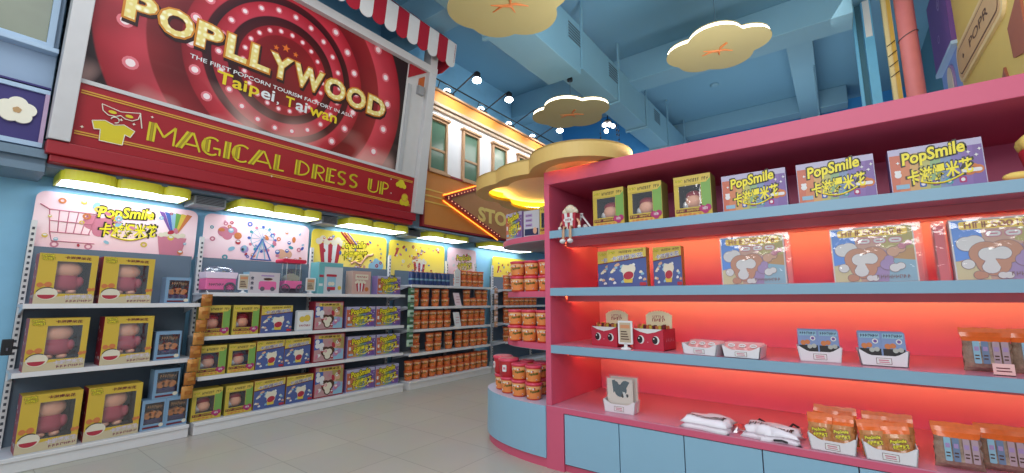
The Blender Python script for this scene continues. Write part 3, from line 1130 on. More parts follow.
def art_logo(g, wd_, h):
    logo(g, 0.05, 0.32, 0.42, -0.004)
    candies(g, -wd_ / 2 + 0.05, wd_ / 2 - 0.05, 0.06, 0.5, -0.0045, 18, 13, [c_red, c_pink, c_white, c_mag])


header('pink poster with a shopping cart and a rainbow above the yellow toy boxes', 0.44, 1.645, 1.70, 2.26, P_pink, art_cart)
header('pink poster with a blue ferris wheel behind the toy carts', 1.71, 2.90, 1.70, 2.26, P_pink, art_wheel)
header('yellow poster with a striped popcorn bucket and yellow logo over the rack', 2.94, 4.14, 1.69, 2.25, P_yel, art_pop)
header('yellow confetti poster above the row of blue cans', 4.19, 5.38, 1.68, 2.24, P_yel, art_pop2)
header('pink logo poster above the stacked tubs at the far end of the wall', 5.46, 6.22, 1.68, 2.24, P_pink, art_logo)
header('yellow poster on the far rack glimpsed behind the rounded end display', 6.72, 8.0, 1.55, 2.18, P_yel, art_pop2)

# scalloped canopy lights above the posters
shade_m = M_('canopy_lime', (234, 230, 64), 0.45)
diff_m = light_mat('canopy_diffuser', (235, 246, 255), 6.0)


def canopy(label, y0, y1):
    t = thing('canopy_light', label, 'light', (-5.6, (y0 + y1) / 2, 2.32), LW, 'lime canopy lights above the wall racks')
    hw = (y1 - y0) / 2
    out = [(-hw, 0.0)]
    lobes = ((-hw, -hw * 0.22), (-hw * 0.22, hw * 0.52), (hw * 0.52, hw))
    for a, b in lobes:
        for k in range(13):
            f = k / 12
            out.append((a + (b - a) * (0.5 - 0.5 * cos(pi * f)), -0.37 - (0.075 if a == lobes[0][0] else 0.055) * sin(pi * f)))
    out.append((hw, 0.0))
    ins = [(x * 0.965, min(-0.03, y * 0.94)) for x, y in out]
    g = G()
    g.prismz(out, 0.0, 0.09, shade_m, caps=False)
    g.add([(x, y, 0.09) for x, y in out], [tuple(range(len(out)))], shade_m)
    n_ = len(out)
    g.add([(x, y, 0.0) for x, y in out] + [(x, y, 0.0) for x, y in ins], [(i, i + n_, (i + 1) % n_ + n_, (i + 1) % n_) for i in range(n_)], shade_m)
    g.obj('shade', t)
    g = G(); g.prismz(ins, 0.004, 0.02, diff_m); g.obj('diffuser', t, fix=True)
    g = G()
    for x in (-hw * 0.3, -hw * 0.15):
        g.box(x, x + 0.025, -0.25, -0.22, 0.09, 0.108, rail_m)
    g.obj('clip', t)
    g = G(); g.box(-hw, hw, -0.02, 0.0, 0.0, 0.08, wall_blue); g.obj('mounting_bar', t)


canopy('lime scalloped canopy light above the pink cart poster', 0.53, 1.47)
canopy('lime scalloped canopy light above the ferris wheel poster', 1.90, 2.88)
canopy('lime scalloped canopy light above the yellow bucket poster', 3.24, 4.28)
canopy('lime scalloped canopy light above the confetti poster', 4.70, 5.65)
canopy('lime scalloped canopy light at the far end of the wall', 6.25, 7.7)
vent = M_('vent_box_grey', (150, 156, 162), 0.5)
for k, (a, b, nm) in enumerate(((1.52, 1.82, 'between the first two lime canopy lights'), (2.93, 3.15, 'between the second and third lime canopy lights'), (4.34, 4.60, 'between the third and fourth lime canopy lights'))):
    t = thing('vent_box', 'grey wall vent box ' + nm, 'vent', (-5.6, (a + b) / 2, 2.29), LW)
    g = G(); g.box(-(b - a) / 2, (b - a) / 2, -0.30, 0.0, 0.0, 0.10, vent); g.obj('vent_housing', t, bevel=0.006)
    g = G()
    for i in range(5):
        g.box(-(b - a) / 2 + 0.02, (b - a) / 2 - 0.02, -0.305, -0.30, 0.015 + 0.016 * i, 0.024 + 0.016 * i, slot_m)
    g.obj('slat', t)

# ------------------------------------------------------------------ the pink display unit on the right
pink = M_('unit_pink', (208, 90, 120), 0.45, var=0.03)
pink_in = M_('unit_pink_inside', (230, 118, 160), 0.5, var=0.03)
sh_blue = M_('unit_shelf_blue', (130, 166, 188), 0.4, var=0.03)
door_blue = M_('unit_door_blue', (140, 182, 206), 0.4, var=0.02)
shelf_sheen_pink = M_('unit_shelf_sheen_pink', (204, 132, 156), 0.28, var=0.03)  # paler pink: grazing sheen of shelf and counter tops put into the colour
seam = M_('unit_seam_dark', (86, 60, 74), 0.6)
led_m = light_mat('warm_light_strip', (255, 240, 126), 34)
UX0, UX1, UY0, UY1 = -1.944, 1.50, 3.04, 3.98
t = thing('display_unit', 'large pink display unit with pale blue shelves and cupboard doors', 'display unit', ((UX0 + UX1) / 2, UY0, 0))
cx = (UX0 + UX1) / 2
hw = (UX1 - UX0) / 2
g = G(); g.box(-hw, -hw + 0.05, 0.0, UY1 - UY0, 0.472, 2.27, pink); g.obj('side_panel', t, bevel=0.003)
g = G(); g.box(hw - 0.05, hw, 0.0, UY1 - UY0, 0.472, 2.27, pink); g.obj('side_panel', t, bevel=0.003)
g = G(); g.box(-hw + 0.05, hw - 0.05, UY1 - UY0 - 0.03, UY1 - UY0, 0.472, 2.27, pink_in); g.obj('back_panel', t)
g = G(); g.box(-hw, hw, 0.0, UY1 - UY0, 2.27, 2.385, pink); g.obj('top_beam', t, bevel=0.004)
for z in (1.87, 1.396, 0.94):
    g = G()
    g.box(-hw + 0.05, hw - 0.05, 0.015, UY1 - UY0 - 0.03, z - 0.055, z, shelf_sheen_pink)
    g.box(-hw + 0.05, hw - 0.05, 0.0, 0.016, z - 0.063, z, sh_blue)
    g.obj('shelf', t)
    g = G()
    g.prismx([(0.262, z - 0.055), (0.262, z - 0.110), (0.350, z - 0.110), (0.350, z - 0.1045), (0.302, z - 0.1045), (0.272, z - 0.064), (0.272, z - 0.055)], -hw + 0.06, hw - 0.06, M_('strip_housing', (226, 120, 130), 0.5))
    h = g.obj('strip_housing', t, fix=True)
    g = G()
    g.add([(-hw + 0.06, 0.275, z - 0.0635), (hw - 0.06, 0.275, z - 0.0635), (hw - 0.06, 0.3045, z - 0.1030), (-hw + 0.06, 0.3045, z - 0.1030)], [(0, 1, 2, 3)], led_m)
    g.obj('light_strip', h)
g = G(); g.box(-hw, hw, 0.0, UY1 - UY0, 0.428, 0.466, pink); g.box(-hw, hw, 0.0, UY1 - UY0, 0.466, 0.472, shelf_sheen_pink); g.obj('counter', t)
g = G()
g.box(-hw, -hw + 0.02, 0.03, UY1 - UY0, 0.0, 0.428, pink); g.box(-hw, hw, UY1 - UY0 - 0.02, UY1 - UY0, 0.0, 0.428, pink); g.box(-hw, -hw + 0.155, 0.002, 0.03, 0.0, 0.428, pink); g.box(-hw, hw, 0.03, 0.05, 0.0, 0.06, pink); g.box(-hw + 0.155, hw, 0.022, 0.04, 0.05, 0.428, seam)
g.obj('cupboard_frame', t)
x = -1.784
while x < UX1 - 0.2:
    g = G(); g.box(x - cx + 0.003, x - cx + 0.444, 0.004, 0.021, 0.06, 0.422, door_blue); g.obj('door', t, bevel=0.002)
    x += 0.447

# rounded end display
def half_oval(rx, ry, cy, n=40):
    return [(rx * -sin(pi * i / n), cy - ry * cos(pi * i / n)) for i in range(n + 1)]


EC = 0.53
t = thing('end_display', 'rounded pale blue end display with pink shelves beside the pink unit', 'display stand', (UX0 - 0.001, UY0, 0))
g = G(); g.prismz(half_oval(0.95, 0.54, EC), 0.075, 0.465, door_blue, mtop=M_('end_top_lilac', (196, 190, 214), 0.3)); g.obj('base', t, fix=True)
g = G(); g.prismz(half_oval(0.93, 0.52, EC), 0.0, 0.075, pink); g.obj('plinth', t, fix=True)
grey_under = M_('shelf_underside_grey', (160, 170, 178), 0.5)
for z, rx, ry in ((1.87, 0.80, 0.44), (1.375, 0.74, 0.42), (0.93, 0.74, 0.42)):
    g = G()
    g.prismz(half_oval(rx, ry, EC + 0.02), z - 0.05, z, pink, mtop=pink)
    g.prismz(half_oval(rx - 0.004, ry - 0.004, EC + 0.02), z - 0.054, z - 0.05, grey_under)
    g.obj('shelf', t, fix=True)

# cloud canopy over the end display
can_tan = M_('canopy_tan', (212, 178, 104), 0.5, var=0.04)
can_yel = M_('canopy_yellow', (244, 214, 60), 0.5)
can_cream = M_('canopy_cream', (250, 232, 196), 0.55)
strip_y = light_mat('canopy_light_strip', (255, 222, 130), 30)
circ = [(-0.35, 0.0, 0.50), (-0.02, -0.10, 0.50), (0.50, -0.35, 0.44), (0.62, 0.25, 0.36), (0.30, 0.50, 0.45), (-0.40, 0.50, 0.53)]
CX, CY = -2.20, 3.60
t = thing('cloud_canopy', 'big tan cloud-shaped canopy glowing yellow inside above the end display', 'canopy', (CX, CY, 2.395))
o0 = cloud(0, 0, circ, 160)
o1 = cloud(0, 0, circ, 160, grow=-0.13)
o2 = cloud(0, 0, circ, 160, grow=-0.04)
N = len(o0)
g = G()
g.prismz(o0, 0.0, 0.135, can_tan, caps=False)
g.add([(x, y, 0.0) for x, y in o0] + [(x, y, 0.0) for x, y in o1], [(i, i + N, (i + 1) % N + N, (i + 1) % N) for i in range(N)], can_tan)
g.prismz(o1, 0.0, 0.035, can_yel, caps=False)
g.add([(x, y, 0.035) for x, y in o1] + [(x, y, 0.035) for x, y in o2], [(i, i + N, (i + 1) % N + N, (i + 1) % N) for i in range(N)], can_yel)
g.prismz(o2, 0.035, 0.12, can_yel, caps=False)
g.obj('fascia', t)
g = G(); g.prismz(o0, 0.12, 0.135, can_tan)
g.add([(x, y, 0.118) for x, y in o2], [tuple(range(N))[::-1]], can_cream)
g.obj('top_panel', t)
o3 = cloud(0, 0, circ, 160, grow=-0.075)
o4 = cloud(0, 0, circ, 160, grow=-0.055)
g = G(); g.add([(x, y, 0.05) for x, y in o3] + [(x, y, 0.05) for x, y in o4], [(i, i + N, (i + 1) % N + N, (i + 1) % N) for i in range(N)], strip_y)
g.obj('light_strip', t)

# hanging cloud lamps
lamp_under = M_('cloud_lamp_cream', (176, 162, 112), 0.5, var=0.05, scale=3)
edge_l = light_mat('cloud_lamp_edge', (255, 244, 214), 6.0)
mark_m = M_('cloud_lamp_mark', (206, 122, 66), 0.5)


def cloud_lamp(label, x, y, z, rot, s=1.0, top=5.9):
    t = thing('cloud_lamp', label, 'lamp', (x, y, z), rot, 'hanging cloud lamps')
    c = [(-0.30 * s, 0.0, 0.28 * s), (-0.02 * s, -0.20 * s, 0.30 * s), (0.30 * s, -0.04 * s, 0.27 * s), (0.10 * s, 0.22 * s, 0.30 * s), (-0.18 * s, 0.20 * s, 0.27 * s)]
    a = cloud(0, 0, c, 96)
    b = cloud(0, 0, c, 96, grow=-0.015)
    g = G(); g.prismz(a, 0.0, 0.012, lamp_under); g.obj('underside_panel', t, fix=True)
    g = G(); g.prismz(b, 0.012, 0.055, edge_l, caps=False); g.obj('light_edge', t)
    g = G(); g.prismz(b, 0.055, 0.07, lamp_under); g.obj('top_panel', t, fix=True)
    g = G()
    q = 0.055 * s / 0.55
    for pts in ([(-1.0, 0.5), (-0.3, 0.1), (0.4, 0.2), (1.0, 0.7)], [(-0.9, -0.2), (-0.3, 0.1), (0.1, 0.3), (0.15, 1.0)], [(0.1, 0.25), (0.25, -0.3), (0.6, -0.8)]):
        g.tube([(p[0] * q * 1.7, p[1] * q * 1.4, -0.002) for p in pts], [0.006, 0.016, 0.016, 0.006][:len(pts)], mark_m, 6)
    g.obj('printed_mark', t)
    g = G()
    g.tube([(0, 0, 0.06), (0, 0, top - z)], 0.006, M_('lamp_rod_blue', (80, 110, 126), 0.5), 6)
    g.lathe([(0.045, top - z - 0.05), (0.045, top - z - 0.002)], 12, black)
    g.obj('hanging_rod', t)


cloud_lamp('cream cloud lamp at the top centre, nearest of the three', -2.45, 3.18, 4.3, 0.3, 1.12)
cloud_lamp('small cream cloud lamp above the tan cloud canopy, farthest of the three', -3.13, 5.70, 4.2, 0.2, 1.08, 4.8)
cloud_lamp('cream cloud lamp hanging over the pink display unit', -0.92, 5.36, 4.3, 0.2, 1.0)

# bulb cluster and small ceiling fittings
t = thing('bulb_cluster', 'small chandelier of bare bulbs hanging by the air duct', 'chandelier', (-3.66, 8.3, 5.02))
g = G(); g.tube([(0, 0, 0.10), (0, 0, 0.88)], 0.01, black, 6); g.lathe([(0.05, 0.06), (0.09, 0.08), (0.05, 0.12)], 12, black); g.obj('fixture', t)
bl = light_mat('cluster_bulb', (255, 244, 236), 18)
for k, (x, y, z) in enumerate(((-0.08, 0, 0.02), (0.06, -0.05, -0.02), (-0.06, 0.05, -0.10), (0.09, 0.06, -0.02))):
    g = G(); g.ball((x, y, z), 0.045, bl, 10, 6); g.obj('bulb', t)
for k, (x, y) in enumerate(((-0.22, 0.1), (0.16, 0.2), (0.24, -0.1))):
    g = G(); g.tube([(x, y, 0.88), (x, y, -0.35)], 0.004, black, 4)
    for z in (-0.1, -0.2, -0.3):
        g.ball((x, y, z), 0.02, black, 6, 4)
    g.obj('bead_string', t)
for lab, x, y, z in (('small black ceiling speaker beside the air duct', -3.42, 5.35, 4.9), ('black ceiling speaker just above the pink unit top', 0.0, 9.0, 4.12)):
    t = thing('ceiling_speaker', lab, 'speaker', (x, y, z))
    g = G(); g.lathe([(0.10, -0.10), (0.12, -0.06), (0.10, 0.08), (0.04, 0.12)], 14, black); g.obj('housing', t)
    g = G(); g.lathe([(0.07, -0.115), (0.085, -0.10)], 14, M_('speaker_cone_grey', (70, 70, 76), 0.5)); g.obj('cone', t)
    g = G(); g.tube([(0, 0, 0.1), (0, 0, 5.9 - z if y > 6 else 1.0)], 0.012, beam_blue, 6); g.obj('stem', t)
t = thing('smoke_detector', 'small round white detector on the blue ceiling', 'detector', (-1.75, 9.6, 5.86))
g = G(); g.lathe([(0.05, 0.0), (0.09, 0.015), (0.09, 0.04)], 16, beam_blue); g.obj('cover', t)

# ------------------------------------------------------------------ shop fronts behind the unit, upper right
yfac = M_('facade_mustard', (206, 178, 98), 0.6, var=0.05, scale=2)
g = G(); g.box(1.62, 1.75, 4.4, 12.2, 0.0, 5.9, dark_teal); struct('wall_right', g)
g = G(); g.box(1.56, 1.62, 4.45, 7.88, 0.0, 5.88, yfac); struct('wall_facade_mustard', g)
g = G(); g.box(1.57, 1.62, 7.88, 9.0, 0.0, 5.88, M_('facade_periwinkle', (128, 152, 206), 0.6)); struct('wall_facade_periwinkle', g)
g = G()
pts = [(-0.20, -1.4)] + [(-0.20 * cos(pi * k / 12), 0.10 + 0.24 * sin(pi * k / 12)) for k in range(13)] + [(0.20, -1.4)]
t = thing('arched_panel', 'cream arched panel on the periwinkle blue front behind the unit', 'wall panel', (1.57, 8.42, 4.3), -pi / 2)
g.prism(pts, -0.02, 0.0, M_('arch_lilac', (160, 130, 170), 0.5)); g.obj('arch_frame', t, fix=True)
g = G(); g.prism([(x * 0.72, z - 0.03) for x, z in pts], -0.03, -0.02, M_('arch_cream', (216, 200, 180), 0.5)); g.obj('arch_infill', t, fix=True)
t = thing('purple_sign', 'dark purple sign leaning over the arched panel at upper right', 'sign', (1.57, 8.45, 4.75), -pi / 2)
g = G(); g.box(-0.54, 0.62, -0.06, 0.0, 0.0, 1.12, M_('sign_purple', (110, 72, 140), 0.5)); g.obj('sign_panel', t)
g = G(); g.ring(0.2, 0.78, 0.06, 0.09, -0.062, c_lil); g.ring(-0.05, 0.36, 0.04, 0.06, -0.062, c_lil); g.ell(0.2, 0.78, 0.03, 0.04, -0.063, c_lil); g.obj('emblem', t)
g = G(); g.box(-0.54, 0.62, -0.07, 0.0, -0.05, 0.0, lblue); g.obj('sign_border', t)
# mustard sign with a plaque
t = thing('plaque_sign', 'slim outlined POPR plaque on the mustard yellow wall', 'sign', (1.56, 6.85, 4.1), -pi / 2)
plq = M_('plaque_tan', (196, 160, 116), 0.5)
g = G(); g.prism(rrect(-1.0, 0.9, 0.0, 0.50, 0.16), -0.03, 0.0, M_('plaque_edge', (214, 190, 140), 0.5)); g.obj('plaque_rim', t, fix=True)
g = G(); g.prism(rrect(-0.95, 0.85, 0.05, 0.45, 0.13), -0.035, -0.03, plq); g.obj('plaque_panel', t, fix=True)
g = G(); g.prism(rrect(-0.90, 0.80, 0.085, 0.415, 0.11), -0.038, -0.035, c_brown); g.prism(rrect(-0.885, 0.785, 0.10, 0.40, 0.10), -0.040, -0.038, plq); g.obj('plaque_line', t, fix=True)
g = G(); g.text('POPR', -0.30, 0.50, 0.20, 0.31, -0.042, c_brown, 0.01); g.flat([(-0.62, 0.22), (-0.57, 0.25), (-0.62, 0.29), (-0.66, 0.25)], -0.042, c_brown); g.obj('lettering', t)
t = thing('wall_emblem', 'brown angular emblem low on the mustard yellow wall', 'wall art', (1.56, 6.1, 3.4), -pi / 2)
g = G()
br_ = M_('emblem_brown', (150, 84, 62), 0.5)
g.prism([(-0.45, 0.0), (-0.1, 0.0), (-0.18, 0.24)], -0.02, 0, br_); g.prism([(0.12, 0.2), (0.5, 0.1), (0.5, 0.7), (0.1, 0.52)], -0.02, 0, br_)
g.obj('emblem_plate', t, fix=True)
# pink pipe, yellow trim post and blue frame
t = thing('pink_pipe', 'thick salmon pink vertical pipe rising behind the unit', 'pipe', (1.12, 8.0, 0.0))
g = G(); g.lathe([(0.105, 0.0), (0.105, 5.9)], 24, M_('pipe_salmon', (222, 128, 128), 0.45)); g.obj('pipe_body', t)
g = G()
for z in (5.05,):
    g.tube([(0.112 * cos(a), 0.112 * sin(a), z + 0.05 * cos(a)) for a in [2 * pi * k / 20 for k in range(21)]], 0.007, M_('strap_grey', (110, 90, 90), 0.4), 5)
g.obj('wire_strap', t)
t = thing('trim_post', 'pale yellow trim post beside the salmon pipe', 'post', (0.93, 8.05, 0.0))
g = G(); g.box(-0.05, 0.0, -0.05, 0.05, 0.0, 5.9, M_('post_cream', (226, 206, 150), 0.5)); g.box(0.0, 0.055, -0.04, 0.06, 0.0, 5.9, M_('post_mustard', (206, 166, 70), 0.5)); g.obj('post_body', t, bevel=0.006)
g = G()
for k in range(4):
    z = 4.5 + 0.16 * k
    g.tube([(-0.05, -0.055, z), (0.0, -0.06, z + 0.03), (0.05, -0.05, z + 0.07)], 0.006, black, 5)
g.obj('cable_tie', t)
t = thing('blue_frame', 'bright blue framed glass panel left of the trim post', 'frame', (0.66, 8.2, 0.0))
fb = M_('frame_sky', (112, 184, 222), 0.4)
g = G(); g.box(-0.12, -0.08, 0, 0.08, 0, 5.9, fb); g.box(0.0, 0.12, -0.02, 0.06, 0, 5.9, fb); g.box(-0.08, 0.0, 0.03, 0.06, 0, 5.9, M_('frame_glass_teal', (70, 110, 126), 0.2)); g.obj('frame_body', t, bevel=0.005)
g = G(); g.box(0.02, 0.10, -0.03, -0.02, 5.3, 5.9, white); g.obj('highlight_panel', t)
t = thing('red_panel', 'dull red wall panel peeking over the right of the unit', 'wall panel', (0.0, 12.1, 4.9))
g = G(); g.box(-0.7, 0.6, 0.0, 0.07, 0.0, 0.62, M_('panel_dull_red', (150, 66, 74), 0.6)); g.obj('panel_body', t, bevel=0.01)

# ------------------------------------------------------------------ goods: builders
film = film_mat('clear_film')
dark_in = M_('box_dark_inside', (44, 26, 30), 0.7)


def shell(g, wd_, h, d, m, win=None, m_side=None, m_top=None, rec=None):
    """carton with an optional window recess: win = (x0, x1, z0, z1) in the front"""
    a = wd_ / 2
    ms, mt = m_side or m, m_top or m
    g.add([(-a, 0, 0), (-a, d, 0), (-a, d, h), (-a, 0, h)], [(0, 3, 2, 1)], ms)
    g.add([(a, 0, 0), (a, d, 0), (a, d, h), (a, 0, h)], [(0, 1, 2, 3)], ms)
    g.add([(-a, d, 0), (a, d, 0), (a, d, h), (-a, d, h)], [(0, 3, 2, 1)], ms)
    g.add([(-a, 0, h), (a, 0, h), (a, d, h), (-a, d, h)], [(0, 1, 2, 3)], mt)
    g.add([(-a, 0, 0), (a, 0, 0), (a, d, 0), (-a, d, 0)], [(0, 3, 2, 1)], ms)
    if not win:
        g.rect(-a, a, 0, h, 0, m)
        return
    x0, x1, z0, z1 = win
    g.add([(-a, 0, 0), (a, 0, 0), (a, 0, h), (-a, 0, h), (x0, 0, z0), (x1, 0, z0), (x1, 0, z1), (x0, 0, z1)],
          [(0, 1, 5, 4), (1, 2, 6, 5), (2, 3, 7, 6), (3, 0, 4, 7)], m)
    r = rec or d * 0.8
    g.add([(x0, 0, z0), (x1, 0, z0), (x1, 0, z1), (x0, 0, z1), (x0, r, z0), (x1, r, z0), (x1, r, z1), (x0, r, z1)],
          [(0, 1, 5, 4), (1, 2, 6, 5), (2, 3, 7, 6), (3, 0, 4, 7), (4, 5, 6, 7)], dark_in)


def root(name, cat):
    o = bpy.data.objects.new(name, None)
    o.empty_display_size = 0.05
    C.objects.link(o)
    o['category'] = cat
    return o


y_box, y_side = M_('box_yellow', (240, 196, 44), 0.4), M_('box_side_red', (196, 34, 54), 0.4)
skin, cloth = M_('doll_peach', (236, 170, 140), 0.5), M_('doll_maroon', (170, 62, 78), 0.7)
hair = M_('doll_black', (30, 26, 28), 0.6)


def mk_doll(t, cz, s, yy, ear=True):
    """plain soft toy: body, head, arms; no face"""
    g = G()
    g.lathe([(0.10 * s, 0), (0.42 * s, 0.05 * s), (0.46 * s, 0.25 * s), (0.36 * s, 0.62 * s), (0.20 * s, 0.72 * s)], 16, cloth, (0, yy, cz + 0.12 * s), True, 1, 0.6)
    for q in (-1, 1):
        g.ball((q * 0.42 * s, yy - 0.05 * s, cz + 0.5 * s), 0.14 * s, cloth, 10, 6, sz=1.6)
        g.ball((q * 0.2 * s, yy - 0.08 * s, cz + 0.09 * s), 0.17 * s, skin, 10, 6, sz=0.7)
    d = g.obj('doll', t)
    g = G()
    g.ball((0, yy, cz + 1.02 * s), 0.42 * s, skin, 16, 10, sx=1.15, sy=0.7, sz=0.85)
    g.ball((0, yy + 0.08 * s, cz + 1.10 * s), 0.42 * s, hair, 16, 10, sx=1.08, sy=0.62, sz=0.82)
    g.obj('doll_head', d)


def b_big():
    t = root('toy_box', 'toy box')
    W_, H_, D_ = 0.352, 0.415, 0.20
    g = G()
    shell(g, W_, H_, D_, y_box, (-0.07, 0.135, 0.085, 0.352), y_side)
    rnd = random.Random(4)
    for s in (-1, 1):
        for k in range(12):
            yy, zz, r = rnd.uniform(0.02, D_ - 0.02), rnd.uniform(0.03, H_ - 0.03), rnd.uniform(0.007, 0.014)
            vs = [(s * (W_ / 2 + 0.0008), yy + r * cos(2 * pi * i / 10), zz + r * sin(2 * pi * i / 10)) for i in range(10)]
            g.add(vs, [tuple(range(10))], c_white)
    g.obj('carton', t)
    g = G(); g.rect(-0.072, 0.137, 0.083, 0.354, -0.0015, film); g.obj('film_window', t)
    mk_doll(t, 0.083, 0.205, 0.09)
    g = G()
    y = -0.002
    g.flat([(-W_ / 2, 0), (W_ / 2, 0), (W_ / 2, 0.07), (0.10, 0.078), (-0.05, 0.06), (-0.10, 0.09), (-W_ / 2, 0.08)], y, M_('box_pale_base', (226, 206, 160), 0.4))
    logo(g, -0.125, 0.385, 0.075, y - 0.001, 0.05, True)
    g.text('卡滋爆米花', -0.03, 0.13, 0.372, 0.398, y, c_mar, 0.02, 0, -0.02)
    g.ell(-0.105, 0.085, 0.062, 0.05, y - 0.001, c_cream); g.ell(-0.108, 0.075, 0.05, 0.034, y - 0.0015, c_red, 18, pi, 2 * pi)
    g.tube([(-0.105 + 0.062 * cos(a), y - 0.002, 0.085 + 0.05 * sin(a)) for a in [radians(d) for d in range(60, 171, 15)]], 0.003, c_dk, 4)
    g.prism(cloud(-0.125, 0.155, [(-0.025, 0, 0.02), (0.02, 0.004, 0.022)], 24), y - 0.001, 0, c_org)
    g.prism(cloud(0.155, 0.12, [(-0.012, 0, 0.015), (0.012, 0.004, 0.013)], 24), y - 0.001, 0, c_org)
    g.text('卡滋爆米花', -0.01, 0.165, 0.042, 0.078, y - 0.002, M_('box_text_lilac', (236, 220, 236), 0.4), 0.03, 0, 0.05)
    g.text('~POPCORN', 0.01, 0.165, 0.016, 0.034, y - 0.002, M_('box_text_rose', (150, 60, 90), 0.4), 0.02, 0, 0.03)
    g.obj('box_print', t)
    return t


def b_small():
    t = root('treat_box', 'treat box')
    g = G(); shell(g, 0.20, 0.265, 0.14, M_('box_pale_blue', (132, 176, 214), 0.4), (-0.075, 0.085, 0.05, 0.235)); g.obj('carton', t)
    g = G(); g.rect(-0.077, 0.087, 0.048, 0.237, -0.0015, film); g.obj('film_window', t)
    g = G()
    for k in range(3):
        g.prism(cloud(-0.04 + 0.045 * k, 0.12 + 0.01 * (k % 2), [(-0.012, 0, 0.022), (0.012, 0.006, 0.022), (0, -0.014, 0.02)], 24), 0.03, 0.09, M_('caramel', (196, 120, 60), 0.5))
    g.box(-0.07, 0.08, 0.02, 0.1, 0.051, 0.09, M_('treat_navy', (46, 44, 84), 0.5))
    g.obj('treat', t, fix=True)
    g = G()
    g.text('~POPCORN', -0.055, 0.068, 0.185, 0.215, -0.003, M_('box_text_gold', (196, 150, 110), 0.4), 0.02, 0, -0.05)
    g.rect(-0.08, 0.06, 0.014, 0.03, -0.002, c_mar)
    g.ell(0.072, 0.032, 0.02, 0.016, -0.003, c_cream)
    g.obj('box_print', t)
    return t


def b_green():
    t = root('figure_box', 'figure box')
    W_, H_, D_ = 0.262, 0.295, 0.15
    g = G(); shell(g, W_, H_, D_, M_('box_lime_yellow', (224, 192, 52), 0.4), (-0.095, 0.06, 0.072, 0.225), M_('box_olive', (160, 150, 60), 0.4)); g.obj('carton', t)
    g = G(); g.rect(-0.097, 0.062, 0.07, 0.227, -0.0015, film); g.obj('film_window', t)
    g = G()
    g.ball((-0.01, 0.07, 0.12), 0.055, skin, 14, 8, sx=1.1, sy=0.7)
    g.ball((-0.01, 0.085, 0.165), 0.056, M_('figure_red_cap', (160, 30, 50), 0.5), 14, 8, sx=1.1, sy=0.7, sz=0.7)
    g.ball((-0.06, 0.08, 0.10), 0.035, c_white, 10, 6)
    g.obj('figure', t)
    g = G()
    y = -0.002
    g.flat([(0.064, 0.06), (0.129, 0.05), (0.129, 0.29), (0.064, 0.235)], y, M_('box_grass', (128, 186, 76), 0.4))
    g.flat([(-0.129, 0.235), (0.10, 0.235), (0.129, 0.262), (0.129, 0.292), (-0.129, 0.292)], y - 0.0005, M_('box_sun', (240, 206, 70), 0.4))
    g.text('~POPCORN BOX', -0.05, 0.115, 0.246, 0.27, y - 0.001, c_dk, 0.01, 0, 0.02)
    logo(g, -0.09, 0.262, 0.055, y - 0.001, 0.0, False)
    g.rect(-0.12, 0.05, 0.038, 0.062, y, c_mar)
    g.text('~HOT SNACK', -0.112, 0.042, 0.042, 0.058, y - 0.001, c_yel, 0.02)
    g.rect(-0.12, 0.07, 0.006, 0.034, y, c_yel)
    g.text('卡滋爆米花', -0.11, 0.06, 0.008, 0.032, y - 0.001, c_org, 0.03)
    g.prism(cloud(0.085, 0.055, [(-0.02, 0.0, 0.022), (0.02, 0.004, 0.022), (0, -0.014, 0.022)], 28), y - 0.002, y, c_mag)
    g.text('~12+', 0.068, 0.102, 0.045, 0.064, y - 0.003, c_white, 0.02)
    g.obj('box_print', t)
    return t


def b_blue():
    t = root('popcorn_box', 'popcorn box')
    W_, H_, D_ = 0.325, 0.29, 0.12
    blu = M_('box_royal_blue', (84, 104, 176), 0.4)
    g = G(); shell(g, W_, H_, D_, blu, None, M_('box_amber', (214, 140, 50), 0.4), M_('box_amber', (214, 140, 50), 0.4)); g.obj('carton', t)
    g = G()
    y = -0.002
    g.flat([(-0.162, 0.19), (0.162, 0.222), (0.162, 0.289), (-0.162, 0.289)], y, M_('box_sun', (240, 206, 70), 0.4))
    g.flat([(-0.162, 0.183), (0.162, 0.214), (0.162, 0.222), (-0.162, 0.19)], y - 0.0004, c_mar)
    g.text('卡滋爆米花', -0.13, 0.14, 0.206, 0.245, y - 0.001, c_white, 0.06, 0, 0.09)
    g.text('卡滋爆米花', -0.128, 0.138, 0.208, 0.243, y - 0.002, M_('box_text_violet', (120, 110, 190), 0.4), 0.0, 0, 0.09)
    g.text('~POPCORN PARTY', -0.06, 0.14, 0.258, 0.277, y - 0.001, c_brown, 0.01, 0, 0.03)
    logo(g, -0.12, 0.262, 0.06, y - 0.001, 0.0, False)
    rnd = random.Random(8)
    for k in range(26):
        x, z = rnd.uniform(-0.145, 0.145), rnd.uniform(0.02, 0.17)
        g.prism(cloud(x, z, [(-0.006, 0, 0.008), (0.006, 0.002, 0.008), (0, 0.007, 0.007)], 16), y - 0.0005 - 0.0001 * (k % 9), y, (c_cream, c_white, c_lblue, c_peach)[k % 4])
    g.prism(cloud(0.01, 0.10, [(-0.02, 0.03, 0.035), (0.03, 0.035, 0.035), (0.005, -0.01, 0.045)], 30), y - 0.003, y, c_cream)
    g.ell(0.015, 0.085, 0.042, 0.03, y - 0.0035, c_red, 20, rot=0.2)
    g.flat([(-0.02, 0.03), (0.045, 0.03), (0.05, 0.06), (-0.03, 0.06)], y - 0.0032, c_yel)
    g.prism(rrect(0.105, 0.158, 0.008, 0.032, 0.008, 3), y - 0.003, y, c_red)
    g.obj('box_print', t)
    return t


